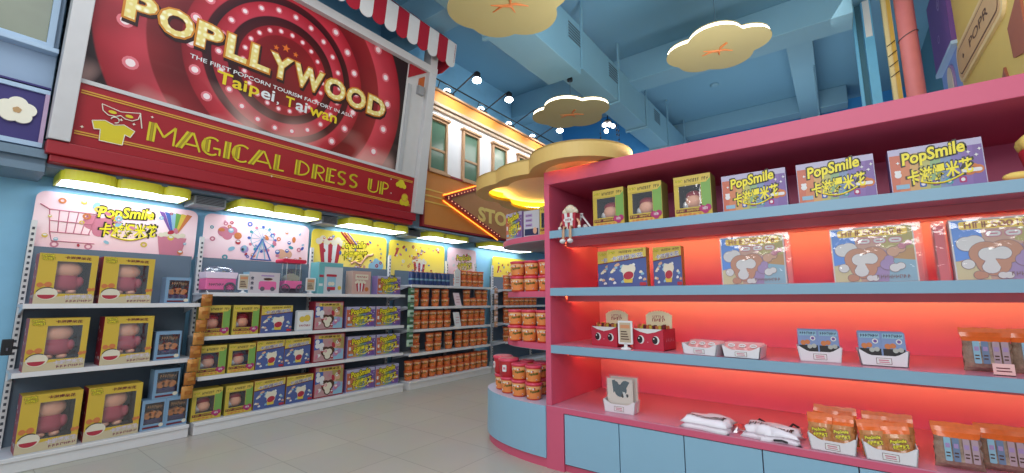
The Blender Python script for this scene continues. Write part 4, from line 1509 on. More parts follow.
def b_redbox():
    t = root('gift_box', 'gift box')
    W_, H_, D_ = 0.40, 0.325, 0.14
    rd = M_('box_crimson', (176, 36, 58), 0.4)
    g = G(); shell(g, W_, H_, D_, rd); g.obj('carton', t)
    g = G()
    y = -0.002
    a = W_ / 2 - 0.012
    g.rect(-a, a, 0.012, H_ - 0.012, y, M_('box_rose_art', (214, 160, 160), 0.4))
    g.flat([(-a, 0.14), (-0.08, 0.16), (-0.09, 0.27), (-a, 0.27)], y - 0.0004, c_blue)
    g.flat([(0.05, 0.16), (a, 0.14), (a, 0.28), (0.03, 0.28)], y - 0.0004, M_('box_olive_art', (190, 170, 90), 0.4))
    g.flat([(0.06, 0.014), (a, 0.014), (a, 0.13), (0.05, 0.15)], y - 0.0004, c_lblue)
    g.rect(-0.14, 0.15, 0.268, 0.305, y - 0.0008, c_yel)
    g.text('卡滋爆米花', -0.125, 0.135, 0.272, 0.302, y - 0.0015, c_brown, 0.02)
    g.prism(cloud(-0.02, 0.10, [(-0.03, 0.02, 0.055), (0.04, 0.025, 0.05), (0.0, -0.03, 0.05)], 32), y - 0.002, y, c_brown)
    g.prism(cloud(-0.02, 0.10, [(-0.02, 0.01, 0.038), (0.02, 0.012, 0.036), (0.0, -0.035, 0.035)], 32), y - 0.003, y, c_cream)
    g.prism(cloud(-0.13, 0.19, [(-0.02, 0, 0.03), (0.03, 0.005, 0.03)], 26), y - 0.003, y, c_white)
    g.prism(cloud(0.09, 0.18, [(-0.02, 0, 0.03), (0.03, 0.01, 0.026)], 26), y - 0.003, y, c_peach)
    g.prism(cloud(0.11, 0.08, [(-0.03, 0, 0.03), (0.02, 0.03, 0.03)], 26), y - 0.003, y, c_lil)
    candies(g, -0.17, 0.17, 0.03, 0.26, y - 0.0035, 12, 6, [c_red, c_white, c_pink])
    g.obj('box_print', t)
    return t


def b_pop():
    t = root('candy_box', 'candy box')
    W_, H_, D_ = 0.40, 0.262, 0.13
    lav = M_('box_lavender', (196, 190, 226), 0.35)
    g = G(); shell(g, W_, H_, D_, lav, None, M_('box_violet_side', (146, 120, 190), 0.4), lav); g.obj('carton', t)
    g = G()
    y = -0.002
    cols = [(226, 104, 70), (232, 128, 74), (226, 168, 84), (196, 190, 90), (140, 186, 120), (120, 150, 196), (126, 112, 196), (138, 98, 186), (128, 88, 176)]
    for k, cc in enumerate(cols):
        x0, x1 = -W_ / 2 + 0.004 + k * (W_ - 0.008) / 9, -W_ / 2 + 0.004 + (k + 1) * (W_ - 0.008) / 9
        g.flat([(x0 - 0.01 if k else x0, 0.012), (x1 - 0.01 if k < 8 else x1, 0.012), (x1 + 0.008 if k < 8 else x1, 0.225), (x0 + 0.008 if k else x0, 0.225)], y, M_('box_band_%d' % k, cc, 0.35))
    logo(g, 0.005, 0.158, 0.30, y - 0.002, 0.13)
    for k in range(4):
        g.prism(rrect(-0.075 + 0.055 * k, -0.045 + 0.055 * k, 0.03, 0.062, 0.006, 3), y - 0.001, y, (c_blue, c_pur, c_teal, c_mag)[k])
        g.ell(-0.06 + 0.055 * k, 0.046, 0.009, 0.010, y - 0.0015, c_white, 10)
    g.prism(cloud(-0.165, 0.11, [(0, 0, 0.016), (-0.008, 0.02, 0.008), (0.008, 0.02, 0.008)], 26), y - 0.001, y, c_white)
    g.rect(-0.18, -0.12, 0.03, 0.055, y - 0.001, c_lblue)
    g.prism(cloud(0.15, 0.09, [(-0.015, 0.0, 0.025), (0.02, 0.004, 0.024), (0, 0.016, 0.022)], 26), y - 0.001, y, c_org)
    g.prism(rrect(0.105, 0.185, 0.082, 0.102, 0.008, 3), y - 0.0025, y, c_white)
    for x, z in ((0.14, 0.19), (0.17, 0.17), (-0.16, 0.18), (0.185, 0.2), (-0.1, 0.075)):
        g.flat([(x, z - 0.01), (x + 0.003, z - 0.003), (x + 0.01, z), (x + 0.003, z + 0.003), (x, z + 0.01), (x - 0.003, z + 0.003), (x - 0.01, z), (x - 0.003, z - 0.003)], y - 0.002, c_white)
    g.obj('box_print', t)
    return t


tub_or, tub_red, tub_dk = M_('tub_orange', (216, 96, 40), 0.4), M_('tub_red', (196, 44, 44), 0.4), M_('tub_brown', (120, 60, 40), 0.5)
lid_m = M_('tub_lid_pink', (214, 70, 96), 0.35)


def b_tub_with(lid, body, lab):
    def f():
        t = root('popcorn_tub', 'popcorn tub')
        g = G(); g.lathe([(0.056, 0.0), (0.060, 0.004), (0.071, 0.122), (0.071, 0.124)], 20, body); g.obj('tub_body', t)
        g = G(); g.lathe([(0.074, 0.0), (0.076, 0.004), (0.076, 0.014), (0.066, 0.018)], 20, lid, (0, 0, 0.121)); g.obj('tub_lid', t)
        g = G()
        def cyl(x, z, k):
            r = 0.0625 + 0.0085 * z / 0.12 + 0.0008 * k
            a = x / 0.066
            return (r * sin(a), -r * cos(a), z)
        def patch(x0, x1, z0, z1, m, k, n=6):
            vs = [cyl(x0 + (x1 - x0) * i / n, z, k) for i in range(n + 1) for z in (z0, z1)]
            g.add(vs, [(2 * i, 2 * i + 2, 2 * i + 3, 2 * i + 1) for i in range(n)], m)
        for q in (0, 1):
            o = q * 0.207
            patch(-0.085 + o, 0.085 + o, 0.012, 0.112, lab, 0, 10); patch(-0.085 + o, 0.085 + o, 0.088, 0.112, M_('tub_crest', (236, 180, 120), 0.4), 0.4, 10)
            vs, fs = text_polys('PopSmile', 0.05, 0.2)
            ax, bx = min(v[0] for v in vs), max(v[0] for v in vs); az, bz = min(v[1] for v in vs), max(v[1] for v in vs)
            g.add([cyl(-0.042 + o + 0.084 * (v[0] - ax) / (bx - ax), 0.052 + 0.010 * (v[0] - ax) / (bx - ax) + 0.026 * (v[1] - az) / (bz - az), 1.5) for v in vs], fs, M_('logo_green', (70, 92, 30), 0.4))
            rnd = random.Random(3 + q)
            for k in range(20):
                x, z, r = rnd.uniform(-0.08, 0.08) + o, rnd.choice([rnd.uniform(0.02, 0.04), rnd.uniform(0.085, 0.104)]), rnd.uniform(0.004, 0.008)
                g.add([cyl(x + r * cos(2 * pi * i / 8), z + r * sin(2 * pi * i / 8), 1) for i in range(8)], [tuple(range(8))], (c_cream, c_red, c_white)[k % 3])
        g.obj('tub_label', t)
        return t
    return f


def b_can():
    t = root('drink_can', 'can')
    g = G(); g.lathe([(0.040, 0), (0.046, 0.006), (0.046, 0.150), (0.040, 0.160)], 18, M_('can_navy', (44, 62, 112), 0.3)); g.obj('can_body', t)
    g = G(); g.lathe([(0.041, 0), (0.043, 0.006), (0.034, 0.008)], 18, M_('can_lid_copper', (190, 130, 90), 0.3), (0, 0, 0.158)); g.obj('can_lid', t)
    g = G()
    g.lathe([(0.0466, 0.0), (0.0466, 0.02)], 18, M_('can_label_teal', (120, 160, 176), 0.3), (0, 0, 0.06)); g.obj('can_label', t)
    return t


def b_sign_frame():
    t = root('table_sign', 'table sign')
    g = G(); g.prism(rrect(-0.055, 0.055, 0.035, 0.205, 0.008, 3), 0.0, 0.012, white); g.obj('frame', t, fix=True)
    g = G(); g.rect(-0.043, 0.043, 0.048, 0.192, -0.001, M_('sign_card_tan', (190, 172, 146), 0.5))
    g.rect(-0.036, 0.036, 0.15, 0.175, -0.002, M_('sign_card_clay', (206, 140, 100), 0.5))
    for k in range(4):
        g.rect(-0.034, 0.03 - 0.006 * k, 0.068 + 0.018 * k, 0.076 + 0.018 * k, -0.002, c_brown)
    g.obj('card', t)
    g = G(); g.box(-0.012, 0.012, 0.0, 0.012, 0.012, 0.04, white); g.lathe([(0.04, 0), (0.034, 0.008), (0.012, 0.016)], 18, white, (0, 0.006, 0)); g.obj('stand', t)
    return t


# ------------------------------------------------------------------ goods on the left racks
big, small, green, blue, redb, pop = Maker(b_big), Maker(b_small), Maker(b_green), Maker(b_blue), Maker(b_redbox), Maker(b_pop)
RX = -5.17
grp = 'big yellow toy boxes on the far left rack'
for y0, y1, z, lab in ((0.482, 0.836, 1.266, 'big yellow toy box on the top shelf, left of the pair'), (0.869, 1.231, 1.266, 'big yellow toy box on the top shelf, right of the pair'),
                       (0.485, 0.835, 0.736, 'big yellow toy box on the middle shelf, left of the pair'), (0.930, 1.275, 0.736, 'big yellow toy box on the middle shelf, right of the pair'),
                       (0.510, 0.855, 0.116, 'big yellow toy box on the bottom deck, left of the pair'), (0.890, 1.250, 0.116, 'big yellow toy box on the bottom deck, right of the pair')):
    big.put((RX, (y0 + y1) / 2, z), LW, lab, grp, ((y1 - y0) / 0.352, 1, 1.05 if z < 0.3 else 1.0))
for y, z, lab in ((1.435, 1.266, 'small pale blue treat box on the top shelf of the far left rack'), (1.405, 0.736, 'small pale blue treat box on the middle shelf of the far left rack'),
                  (1.352, 0.116, 'small pale blue treat box at bottom left under the stacked one'), (1.530, 0.116, 'small pale blue treat box at bottom right beside the orange sachet strip'), (1.428, 0.383, 'small pale blue treat box stacked on top of two others')):
    small.put((RX - 0.005, y, z), LW, lab, 'small pale blue treat boxes', (0.88 if z < 0.2 else 1.0, 1, 0.95 if z > 1 else 1.0))

rows = ((0.931, 'second shelf'), (0.541, 'third shelf'), (0.116, 'bottom deck'))
for (z, nm), gs in zip(rows, (((1.70, 1.915), (1.933, 2.203)), ((1.70, 1.913), (1.930, 2.196)), ((1.70, 1.912), (1.930, 2.203)))):
    for (a, b), side in zip(gs, ('behind the orange sachet strip', 'beside the blue boxes')):
        green.put((RX, b - 0.133, z), LW, 'green figure box on the %s of the middle rack %s' % (nm, side), 'green figure boxes on the middle rack', (1, 1, 1.06 if z > 0.8 else 1))
for a, b, z, lab in ((2.224, 2.570, 0.931, 'blue popcorn box on the second shelf beside a white card'), (2.205, 2.505, 0.541, 'blue popcorn box on the third shelf, left of two'), (2.510, 2.815, 0.541, 'blue popcorn box on the third shelf, right of two'),
                     (2.215, 2.545, 0.116, 'blue popcorn box on the bottom deck, left of two'), (2.561, 2.876, 0.116, 'blue popcorn box on the bottom deck, right of two')):
    blue.put((RX, (a + b) / 2, z), LW, lab, 'blue popcorn boxes on the middle rack', ((b - a) / 0.327, 1, 1.05))
for a, b, z, lab, q in ((2.837, 3.229, 0.931, 'crimson framed gift box on the second shelf', 1.07), (2.851, 3.270, 0.541, 'crimson framed gift box on the third shelf', 1.04), (2.890, 3.282, 0.116, 'crimson framed gift box on the bottom deck', 1.15)):
    redb.put((RX, (a + b) / 2, z), LW, lab, 'crimson gift boxes on the middle rack', ((b - a) / 0.4, 1, q))
for (a, b, z), lab in zip(((3.273, 3.712, 0.931), (3.73, 4.15, 0.931), (3.312, 3.738, 0.541), (3.756, 4.152, 0.541), (3.324, 3.750, 0.116), (3.765, 4.155, 0.116)),
                          [p + ' purple and orange candy box on the ' + q for q in ('second shelf of the middle rack', 'third shelf of the middle rack', 'bottom deck of the middle rack') for p in ('left', 'right')]):
    pop.put((RX, (a + b) / 2, z), LW, lab, 'candy boxes on the middle rack', ((b - a) / 0.4, 1, 1.06))
pop.put((RX, 3.93, 1.373), LW, 'purple and orange candy box on the top shelf of the middle rack', None, (1, 1, 1.0))
t = thing('wrapped_card', 'white framed card leaning between the blue and crimson boxes', 'card', (RX + 0.02, 2.71, 0.931), LW)
g = G(); g.prism(rrect(-0.105, 0.105, 0.0, 0.245, 0.015, 3), 0.0, 0.025, M_('card_silver', (196, 200, 204), 0.35)); g.obj('frame', t, fix=True)
g = G(); g.rect(-0.088, 0.088, 0.018, 0.228, -0.001, c_white); g.prism(cloud(0.0, 0.14, [(-0.03, 0, 0.035), (0.03, 0.01, 0.04)], 24), -0.002, -0.001, c_yel); g.text('~POPCORN', -0.06, 0.07, 0.05, 0.078, -0.002, c_red, 0.02); g.obj('card', t)

# toy carts and signs on the top shelf
TZ = 1.373
sf = Maker(b_sign_frame)
sf.put((-5.185, 2.02, TZ), LW, 'little white sign holder between the toy cart box and the white toaster box', None, (1, 1, 1))
sf.put((-5.185, 2.775, TZ), LW, 'little white sign holder right of the red canopy cart', None, (1.1, 1, 0.95))
t = thing('popcorn_case', 'pink and white cart-shaped popcorn case with clear lid on the top shelf', 'popcorn case', (-5.17, 1.80, TZ), LW)
pkm, pkd = M_('cart_pink', (226, 108, 160), 0.4), M_('cart_grey', (96, 92, 104), 0.5)
g = G(); g.box(-0.14, 0.14, 0, 0.20, 0.03, 0.15, pkm); g.obj('case_body', t, bevel=0.01)
g = G(); g.prism([(-0.14, 0.15), (0.14, 0.15), (0.152, 0.215), (-0.15, 0.215)], -0.005, 0.205, M_('cart_white', (232, 214, 232), 0.4)); g.obj('case_rim', t, bevel=0.004, fix=True)
g = G(); g.lathe([(0.145, 0.0), (0.14, 0.03), (0.11, 0.055), (0.05, 0.062)], 20, film_mat('clear_lid', (235, 240, 250), 0.25), (0, 0.10, 0.215), True, 1.0, 0.7); g.obj('lid', t)
for x, nm in ((0.08, 'wheel'),):
    g = G()
    g.ring(x, 0.055, 0.038, 0.056, -0.012, pkd); g.ring(x, 0.055, 0.010, 0.022, -0.013, pkm)
    for k in range(8):
        a = pi * k / 4
        g.tube([(x + 0.015 * cos(a), -0.012, 0.055 + 0.015 * sin(a)), (x + 0.045 * cos(a), -0.012, 0.055 + 0.045 * sin(a))], 0.003, pkd, 4)
    g.tube([(x + 0.05 * cos(2 * pi * k / 16), -0.008, 0.056 + 0.05 * sin(2 * pi * k / 16)) for k in range(17)], 0.008, pkd, 6)
    g.obj(nm, t)
g = G(); g.box(-0.13, 0.03, 0.0, 0.15, 0.0, 0.032, pkd); g.obj('base', t)
g = G(); g.text('~POPCORN', -0.11, 0.02, 0.07, 0.10, -0.002, pkd, 0.0); g.obj('case_print', t)
t = thing('toaster_box', 'white and pink appliance box on the top shelf', 'box', (-5.185, 2.235, TZ), LW)
g = G(); shell(g, 0.33, 0.235, 0.16, M_('box_blush_white', (228, 214, 220), 0.4), None, c_lblue, c_lblue); g.obj('carton', t)
g = G()
for k in range(3):
    g.ell(-0.13, 0.06 + 0.055 * k, 0.016, 0.014, -0.002, pkd)
    g.rect(-0.146, -0.114, 0.04 + 0.055 * k, 0.046 + 0.055 * k, -0.002, pkd)
g.prism(rrect(-0.06, 0.13, 0.04, 0.135, 0.02, 4), -0.002, 0, pkm); g.ell(0.09, 0.05, 0.025, 0.025, -0.003, pkd); g.ell(-0.02, 0.05, 0.025, 0.025, -0.003, pkd)
g.ell(0.035, 0.16, 0.05, 0.014, -0.003, c_brown); g.rect(-0.04, 0.1, 0.19, 0.205, -0.002, c_lil)
g.obj('box_print', t)
t = thing('popcorn_cart', 'toy popcorn cart with a red canopy on the top shelf', 'toy cart', (-5.17, 2.545, TZ), LW)
g = G(); g.prism(rrect(-0.14, 0.14, 0.36, 0.405, 0.018, 3), -0.02, 0.17, M_('cart_canopy_red', (214, 40, 74), 0.4)); g.obj('canopy', t, fix=True)
g = G()
for x in (-0.07, 0.09):
    for y in (0.02, 0.13):
        g.tube([(x, y, 0.14), (x, y, 0.365)], 0.006, rail_m, 6)
g.obj('canopy_post', t)
g = G(); g.box(-0.09, 0.11, 0.0, 0.15, 0.06, 0.15, pkm); g.obj('cart_body', t, bevel=0.006)
g = G(); g.box(-0.085, 0.105, 0.005, 0.145, 0.15, 0.29, film_mat('clear_case', (225, 235, 240), 0.18)); g.obj('glass_case', t)
g = G(); g.prism(cloud(0.01, 0.18, [(-0.04, 0, 0.04), (0.04, 0, 0.04), (0, 0.02, 0.04)], 30), 0.03, 0.12, c_cream); g.obj('popcorn', t, fix=True)
for x in (-0.09, 0.09):
    g = G()
    g.tube([(x + 0.05 * cos(2 * pi * k / 16), -0.012, 0.056 + 0.05 * sin(2 * pi * k / 16)) for k in range(17)], 0.007, pkd, 6)
    for k in range(6):
        a = pi * k / 3
        g.tube([(x, -0.012, 0.056), (x + 0.05 * cos(a), -0.012, 0.056 + 0.05 * sin(a))], 0.003, pkd, 4)
    g.obj('wheel', t)
g = G(); g.box(-0.12, 0.12, 0.06, 0.10, 0.0, 0.06, pkd); g.obj('chassis', t)
t = thing('machine_box', 'tall teal and white popcorn machine box on the top shelf', 'box', (-5.18, 3.03, TZ), LW)
g = G(); shell(g, 0.33, 0.40, 0.20, M_('box_mist_white', (222, 228, 232), 0.4), None, M_('box_aqua', (110, 200, 206), 0.4)); g.obj('carton', t)
g = G()
g.rect(-0.163, -0.09, 0.004, 0.396, -0.002, M_('box_aqua', (110, 200, 206), 0.4)); g.rect(-0.155, -0.098, 0.21, 0.24, -0.003, c_red); g.rect(-0.155, -0.105, 0.10, 0.13, -0.003, c_white)
g.rect(-0.163, 0.163, 0.345, 0.396, -0.003, M_('box_aqua', (110, 200, 206), 0.4))
g.prism(rrect(-0.06, 0.08, 0.22, 0.25, 0.012, 3), -0.004, 0, c_red); g.rect(-0.05, 0.07, 0.09, 0.22, -0.002, c_lblue); g.rect(-0.045, 0.065, 0.05, 0.09, -0.003, c_red); g.ell(-0.02, 0.05, 0.02, 0.02, -0.004, pkd)
g.prism(cloud(0.01, 0.13, [(-0.02, 0, 0.025), (0.02, 0, 0.025)], 24), -0.003, 0, c_cream); g.ell(0.125, 0.08, 0.026, 0.026, -0.003, c_yel)
g.obj('box_print', t)
t = thing('peach_box', 'peach pink boxed set beside the teal machine box', 'box', (-5.19, 3.49, TZ), LW)
g = G(); shell(g, 0.28, 0.315, 0.16, M_('box_peach', (232, 182, 166), 0.4)); g.obj('carton', t)
g = G(); g.rect(-0.10, 0.10, 0.20, 0.27, -0.002, c_cream); g.text('~POPCORN', -0.08, 0.08, 0.22, 0.25, -0.003, c_red, 0.02); bucket(g, -0.02, 0.04, 0.16, -0.003); g.ell(0.08, 0.07, 0.03, 0.03, -0.003, c_org); g.obj('box_print', t)
t = thing('purple_box', 'dark purple boxed set half hidden behind the candy box', 'box', (-5.30, 4.05, TZ), LW)
g = G(); shell(g, 0.20, 0.27, 0.10, M_('box_deep_purple', (96, 78, 150), 0.4)); g.obj('carton', t)
g = G(); g.text('~POPCORN', -0.08, 0.08, 0.2, 0.235, -0.002, c_cream, 0.02); g.ell(0.0, 0.11, 0.06, 0.05, -0.002, c_lil); g.obj('box_print', t)

# tubs and cans on the far rack
tub = Maker(b_tub_with(M_('tub_rim_rust', (206, 96, 50), 0.4), tub_or, M_('tub_label_amber', (214, 116, 56), 0.4)))
can = Maker(b_can)
TX = -5.24
for k, y in enumerate((4.395, 4.49, 4.585, 4.68, 4.775, 4.87, 4.965, 5.06, 5.155)):
    can.put((TX, y, 1.526), LW + 0.3 * k, 'navy blue can, %s from the left on the top shelf of the tub rack' % ORD[k], 'navy cans on the top shelf', (1, 1, 1.28))
S = {'top': (1.526, (5.40, 5.545, 5.69, 5.84, 5.985), 'two layers'), 'second': (1.196, (4.46, 4.68, 4.90, 5.12, 5.64, 5.80, 5.95, 6.10), ''), 'third': (0.856, (4.51, 4.68, 4.84, 4.99, 5.16, 5.58, 5.74, 5.89, 6.05), ''),
     'fourth': (0.506, (4.51, 4.79, 4.97, 5.21, 5.45, 5.63, 5.80, 5.96, 6.11), ''), 'bottom': (0.116, (4.40, 4.56, 4.72, 4.87, 5.02, 5.19, 5.40, 5.58, 5.73, 5.89, 6.04, 6.12), '')}
for nm, (z, ys, _) in S.items():
    if nm == 'bottom':
        ys = tuple(4.40 + 0.1565 * k for k in range(12))
    where = 'bottom deck' if nm == 'bottom' else nm + ' shelf'
    for k, y in enumerate(ys):
        for lay in (0, 1):
            if nm == 'second' and lay == 1 and k in (5,):
                continue
            tub.put((TX + random.uniform(-0.01, 0.01), y, z + lay * 0.140), LW - 0.7 + random.uniform(-0.5, 0.5),
                    '%s orange popcorn tub, %s from left on the %s of the tub rack' % (('lower', 'upper')[lay], ORD[k], where), 'orange popcorn tubs on the tub rack', (0.93, 0.93, 1))
for k, y in enumerate((6.78, 6.94, 7.10, 7.26, 7.42, 7.58, 7.74)):
    for z, nm in ((1.501, 'top'), (1.191, 'second'), (0.856, 'third'), (0.506, 'fourth')):
        for lay in (0, 1):
            if z < 0.6 and k > 1:
                continue
            tub.put((TX, y, z + lay * 0.140), LW - 0.7 + random.uniform(-0.5, 0.5), '%s orange popcorn tub, %s from left on the %s shelf behind the end display' % (('lower', 'upper')[lay], ORD[k], nm), 'orange popcorn tubs behind the end display', (0.93, 0.93, 1))
for k, (z, h, tilt, lab) in enumerate(((1.526, 0.26, 0.0, 'pointed white price card on the top shelf before the tubs'), (1.196, 0.22, 0.25, 'leaning pale pink price card on the second shelf'), (0.856, 0.24, 0.2, 'leaning white price card on the third shelf'))):
    t = thing('price_card', lab, 'price card', (-5.15, 5.31 + (0.02 if k else 0), z), LW)
    g = G(); g.prism([(-0.075 + tilt * 0.1, 0.0), (0.075 + tilt * 0.1, 0.0), (0.07 - tilt * 0.2, h), (0.0 - tilt * 0.2, h + (0.05 if k == 0 else 0)), (-0.07 - tilt * 0.2, h)], 0.0, 0.006, white if k != 1 else M_('card_blush', (240, 214, 220), 0.5)); g.obj('card', t, fix=True)
    g = G()
    for q in range(3):
        g.rect(-0.04, 0.04, 0.06 + 0.045 * q, 0.068 + 0.045 * q, -0.001, c_pink)
    g.box(-0.06, 0.06, -0.01, 0.03, 0.0, 0.012, rail_m)
    g.obj('card_print', t)


# hanging strips of sachets
def strip(label, x, y, ztop, zbot, wdt, cols, n, lean=0.0, reach=0.0):
    t = thing('sachet_strip', label, 'sachet strip', (x, y, ztop), LW)
    h = (ztop - zbot) / n
    for k in range(n):
        g = G()
        z1 = -k * h - 0.004
        z0 = -(k + 1) * h + 0.004
        x0 = -lean * (k / n)
        vs, fs = [], []
        nx, nz = 5, 5
        rnd = random.Random(k + 17)
        for q in (-1, 1):
            for i in range(nx + 1):
                for j in range(nz + 1):
                    u, v = i / nx, j / nz
                    b = 0.022 * (sin(pi * u) * sin(pi * v)) ** 0.7 + rnd.uniform(-0.003, 0.003) * (0 < i < nx)
                    vs.append((x0 + (u - 0.5) * wdt, q * b, z0 + (z1 - z0) * v))
        m_ = nx + 1
        for q in (0, 1):
            o = q * m_ * m_
            for i in range(nx):
                for j in range(nz):
                    f = (o + i * m_ + j, o + (i + 1) * m_ + j, o + (i + 1) * m_ + j + 1, o + i * m_ + j + 1)
                    fs.append(f if q == 0 else f[::-1])
        g.add(vs, fs, cols[k % len(cols)], True)
        g.rect(x0 - wdt * 0.28, x0 + wdt * 0.28, z0 + h * 0.35, z0 + h * 0.6, -0.026, cols[(k + 1) % len(cols)])
        g.obj('sachet', t)
    g = G(); g.tube([(0, 0.0, -0.01), (0, 0.0, 0.02), (0, 0.03, 0.03), (0, 0.06, 0.01), (-reach, 0.065, 0.005)], 0.004, rail_m, 6); g.obj('hook', t)


foil1, foil2 = M_('foil_amber', (170, 104, 40), 0.3, 0.2, var=0.3, scale=30), M_('foil_gold', (190, 130, 60), 0.3, 0.2, var=0.3, scale=40)
strip('long strip of amber snack sachets hanging between the first two racks', -5.075, 1.655, 1.36, 0.36, 0.095, [foil1, foil2], 8, 0.10)
strip('strip of green and white snack sachets hanging beside the tub rack', -5.075, 4.262, 1.48, 0.62, 0.12, [M_('foil_green', (70, 110, 76), 0.35, var=0.3, scale=30), M_('foil_mint', (170, 196, 176), 0.35, var=0.2, scale=30)], 8)
strip('strip of pale pink and tan sachets at the far end of the tub rack', -5.075, 6.26, 1.52, 0.80, 0.10, [M_('foil_tan', (196, 150, 120), 0.35, var=0.3, scale=30), M_('foil_pale', (226, 200, 196), 0.35, var=0.2, scale=30)], 7, 0.0, 0.11)
t = thing('wall_switch', 'black clip box on the edge of the far left rack', 'clip box', (-5.12, 0.385, 0.88), LW)
g = G(); g.box(-0.03, 0.03, 0.0, 0.05, 0.0, 0.12, black); g.box(-0.01, 0.01, -0.01, 0.0, 0.03, 0.06, pkd); g.obj('housing', t, bevel=0.006)
g = G(); g.box(0.02, 0.06, 0.02, 0.03, 0.04, 0.06, black); g.obj('clip', t)

# ------------------------------------------------------------------ goods in the pink unit
F1 = 3.13
for (a, b), lab in zip(((-1.532, -1.270), (-1.236, -0.977), (-0.889, -0.640)), ('leftmost green figure box on the top pink shelf, tallest glare', 'green figure box in the middle of three on the top pink shelf', 'green figure box beside the candy boxes on the top pink shelf')):
    green.put(((a + b) / 2, F1, 1.871), 0, lab.replace(', tallest glare', ''), 'green figure boxes on the top pink shelf', ((b - a) / 0.262, 1, 1.03))
for (a, b), lab in zip(((-0.572, -0.203), (-0.146, 0.224), (0.287, 0.652)), ('candy box on the top pink shelf next to the figure boxes', 'middle candy box of three on the top pink shelf', 'rightmost candy box on the top pink shelf')):
    pop.put(((a + b) / 2, F1, 1.871), 0, lab, 'candy boxes on the top pink shelf', ((b - a) / 0.40, 0.9, 0.98))

# striped popcorn-box toy sitting on the shelf edge (plain, no face)
t = thing('popcorn_box_toy', 'striped red and white popcorn box toy sitting with legs dangling over the shelf', 'toy', (-1.71, 3.075, 1.871))
g = G()
for k in range(5):
    x0, x1 = -0.055 + 0.022 * k, -0.055 + 0.022 * (k + 1)
    f = 1.18
    g.add([(x0, -0.03, 0), (x1, -0.03, 0), (x1, 0.04, 0), (x0, 0.04, 0), (x0 * f, -0.036, 0.13), (x1 * f, -0.036, 0.13), (x1 * f, 0.046, 0.13), (x0 * f, 0.046, 0.13)],
          [(0, 1, 5, 4), (1, 2, 6, 5), (2, 3, 7, 6), (3, 0, 4, 7), (4, 5, 6, 7), (3, 2, 1, 0)], c_white if k % 2 else c_red)
g.obj('toy_body', t)
g = G()
for k in range(9):
    g.ball((-0.045 + 0.011 * k, 0.006 * (k % 3) - 0.005, 0.145 + 0.02 * sin(pi * k / 8) + 0.008 * (k % 2)), 0.026, c_cream, 8, 6)
g.ball((0, 0, 0.165), 0.042, c_cream, 10, 6)
g.obj('popcorn_top', t)
g = G(); g.ell(0.0, 0.075, 0.046, 0.022, -0.037, c_white); g.text('~POP', -0.026, 0.026, 0.066, 0.084, -0.038, c_red, 0.03); g.obj('badge', t)
for s in (-1, 1):
    g = G(); g.tube([(s * 0.03, -0.02, 0.015), (s * 0.03, -0.055, 0.012), (s * 0.032, -0.068, -0.02), (s * 0.032, -0.068, -0.09)], 0.012, M_('toy_leg_tan', (190, 150, 120), 0.6), 8)
    lg = g.obj('leg', t)
    g = G(); g.ball((s * 0.034, -0.075, -0.105), 0.024, c_white, 10, 6, sy=1.3, sz=0.8); g.obj('shoe', lg)
    g = G(); g.tube([(s * 0.06, 0, 0.08), (s * 0.085, -0.01, 0.05), (s * 0.09, -0.02, 0.015)], 0.011, c_peach, 8); g.ball((s * 0.09, -0.02, 0.012), 0.016, c_white, 8, 6); g.obj('arm', t)
t = thing('paper_stand', 'small white folded stand behind the sitting popcorn box toy', 'stand', (-1.665, 3.15, 1.871))
g = G(); g.prism([(-0.045, 0.0), (-0.03, 0.0), (0.03, 0.14), (0.0, 0.14)], 0.0, 0.012, white); g.prism([(0.10, 0.0), (0.115, 0.0), (0.02, 0.13), (0.005, 0.13)], 0.0, 0.012, white); g.obj('panel', t, fix=True)
g = G(); g.ball((0.035, 0.03, 0.025), 0.025, white, 10, 6); g.obj('weight', t)
t = thing('popcorn_plush', 'red plush popcorn bucket at the right end of the top pink shelf', 'plush toy', (0.90, 3.16, 1.871))
g = G(); g.lathe([(0.08, 0.0), (0.105, 0.03), (0.125, 0.15), (0.12, 0.16)], 18, M_('plush_red', (196, 34, 50), 0.8)); g.obj('plush_body', t)
g = G()
for k in range(9):
    a = 2 * pi * k / 9
    g.ball((0.085 * cos(a), 0.085 * sin(a), 0.19), 0.05, M_('plush_yellow', (240, 206, 110), 0.8), 8, 6)
g.ball((0, 0, 0.22), 0.07, M_('plush_yellow', (240, 206, 110), 0.8), 10, 6)
g.obj('plush_popcorn', t)
g = G(); g.ball((-0.15, -0.05, 0.024), 0.035, M_('plush_yellow', (240, 206, 110), 0.8), 10, 6, sx=1.6, sz=0.7); g.obj('foot', t)

# blue boxes and sticker packs on the second shelf
for (a, b), y, lab, ys in (((-1.546, -1.20), 3.215, 'blue popcorn box at the back left of the second pink shelf', 0.5), ((-1.423, -1.114), 3.13, 'blue popcorn box standing in front on the second pink shelf', 0.6), ((-1.085, -0.880), 3.19, 'narrow blue popcorn box right of the overlapping pair', 0.6)):
    blue.put(((a + b) / 2, y, 1.397), 0, lab, 'blue popcorn boxes in the pink unit', ((b - a) / 0.327, ys, 1.0))


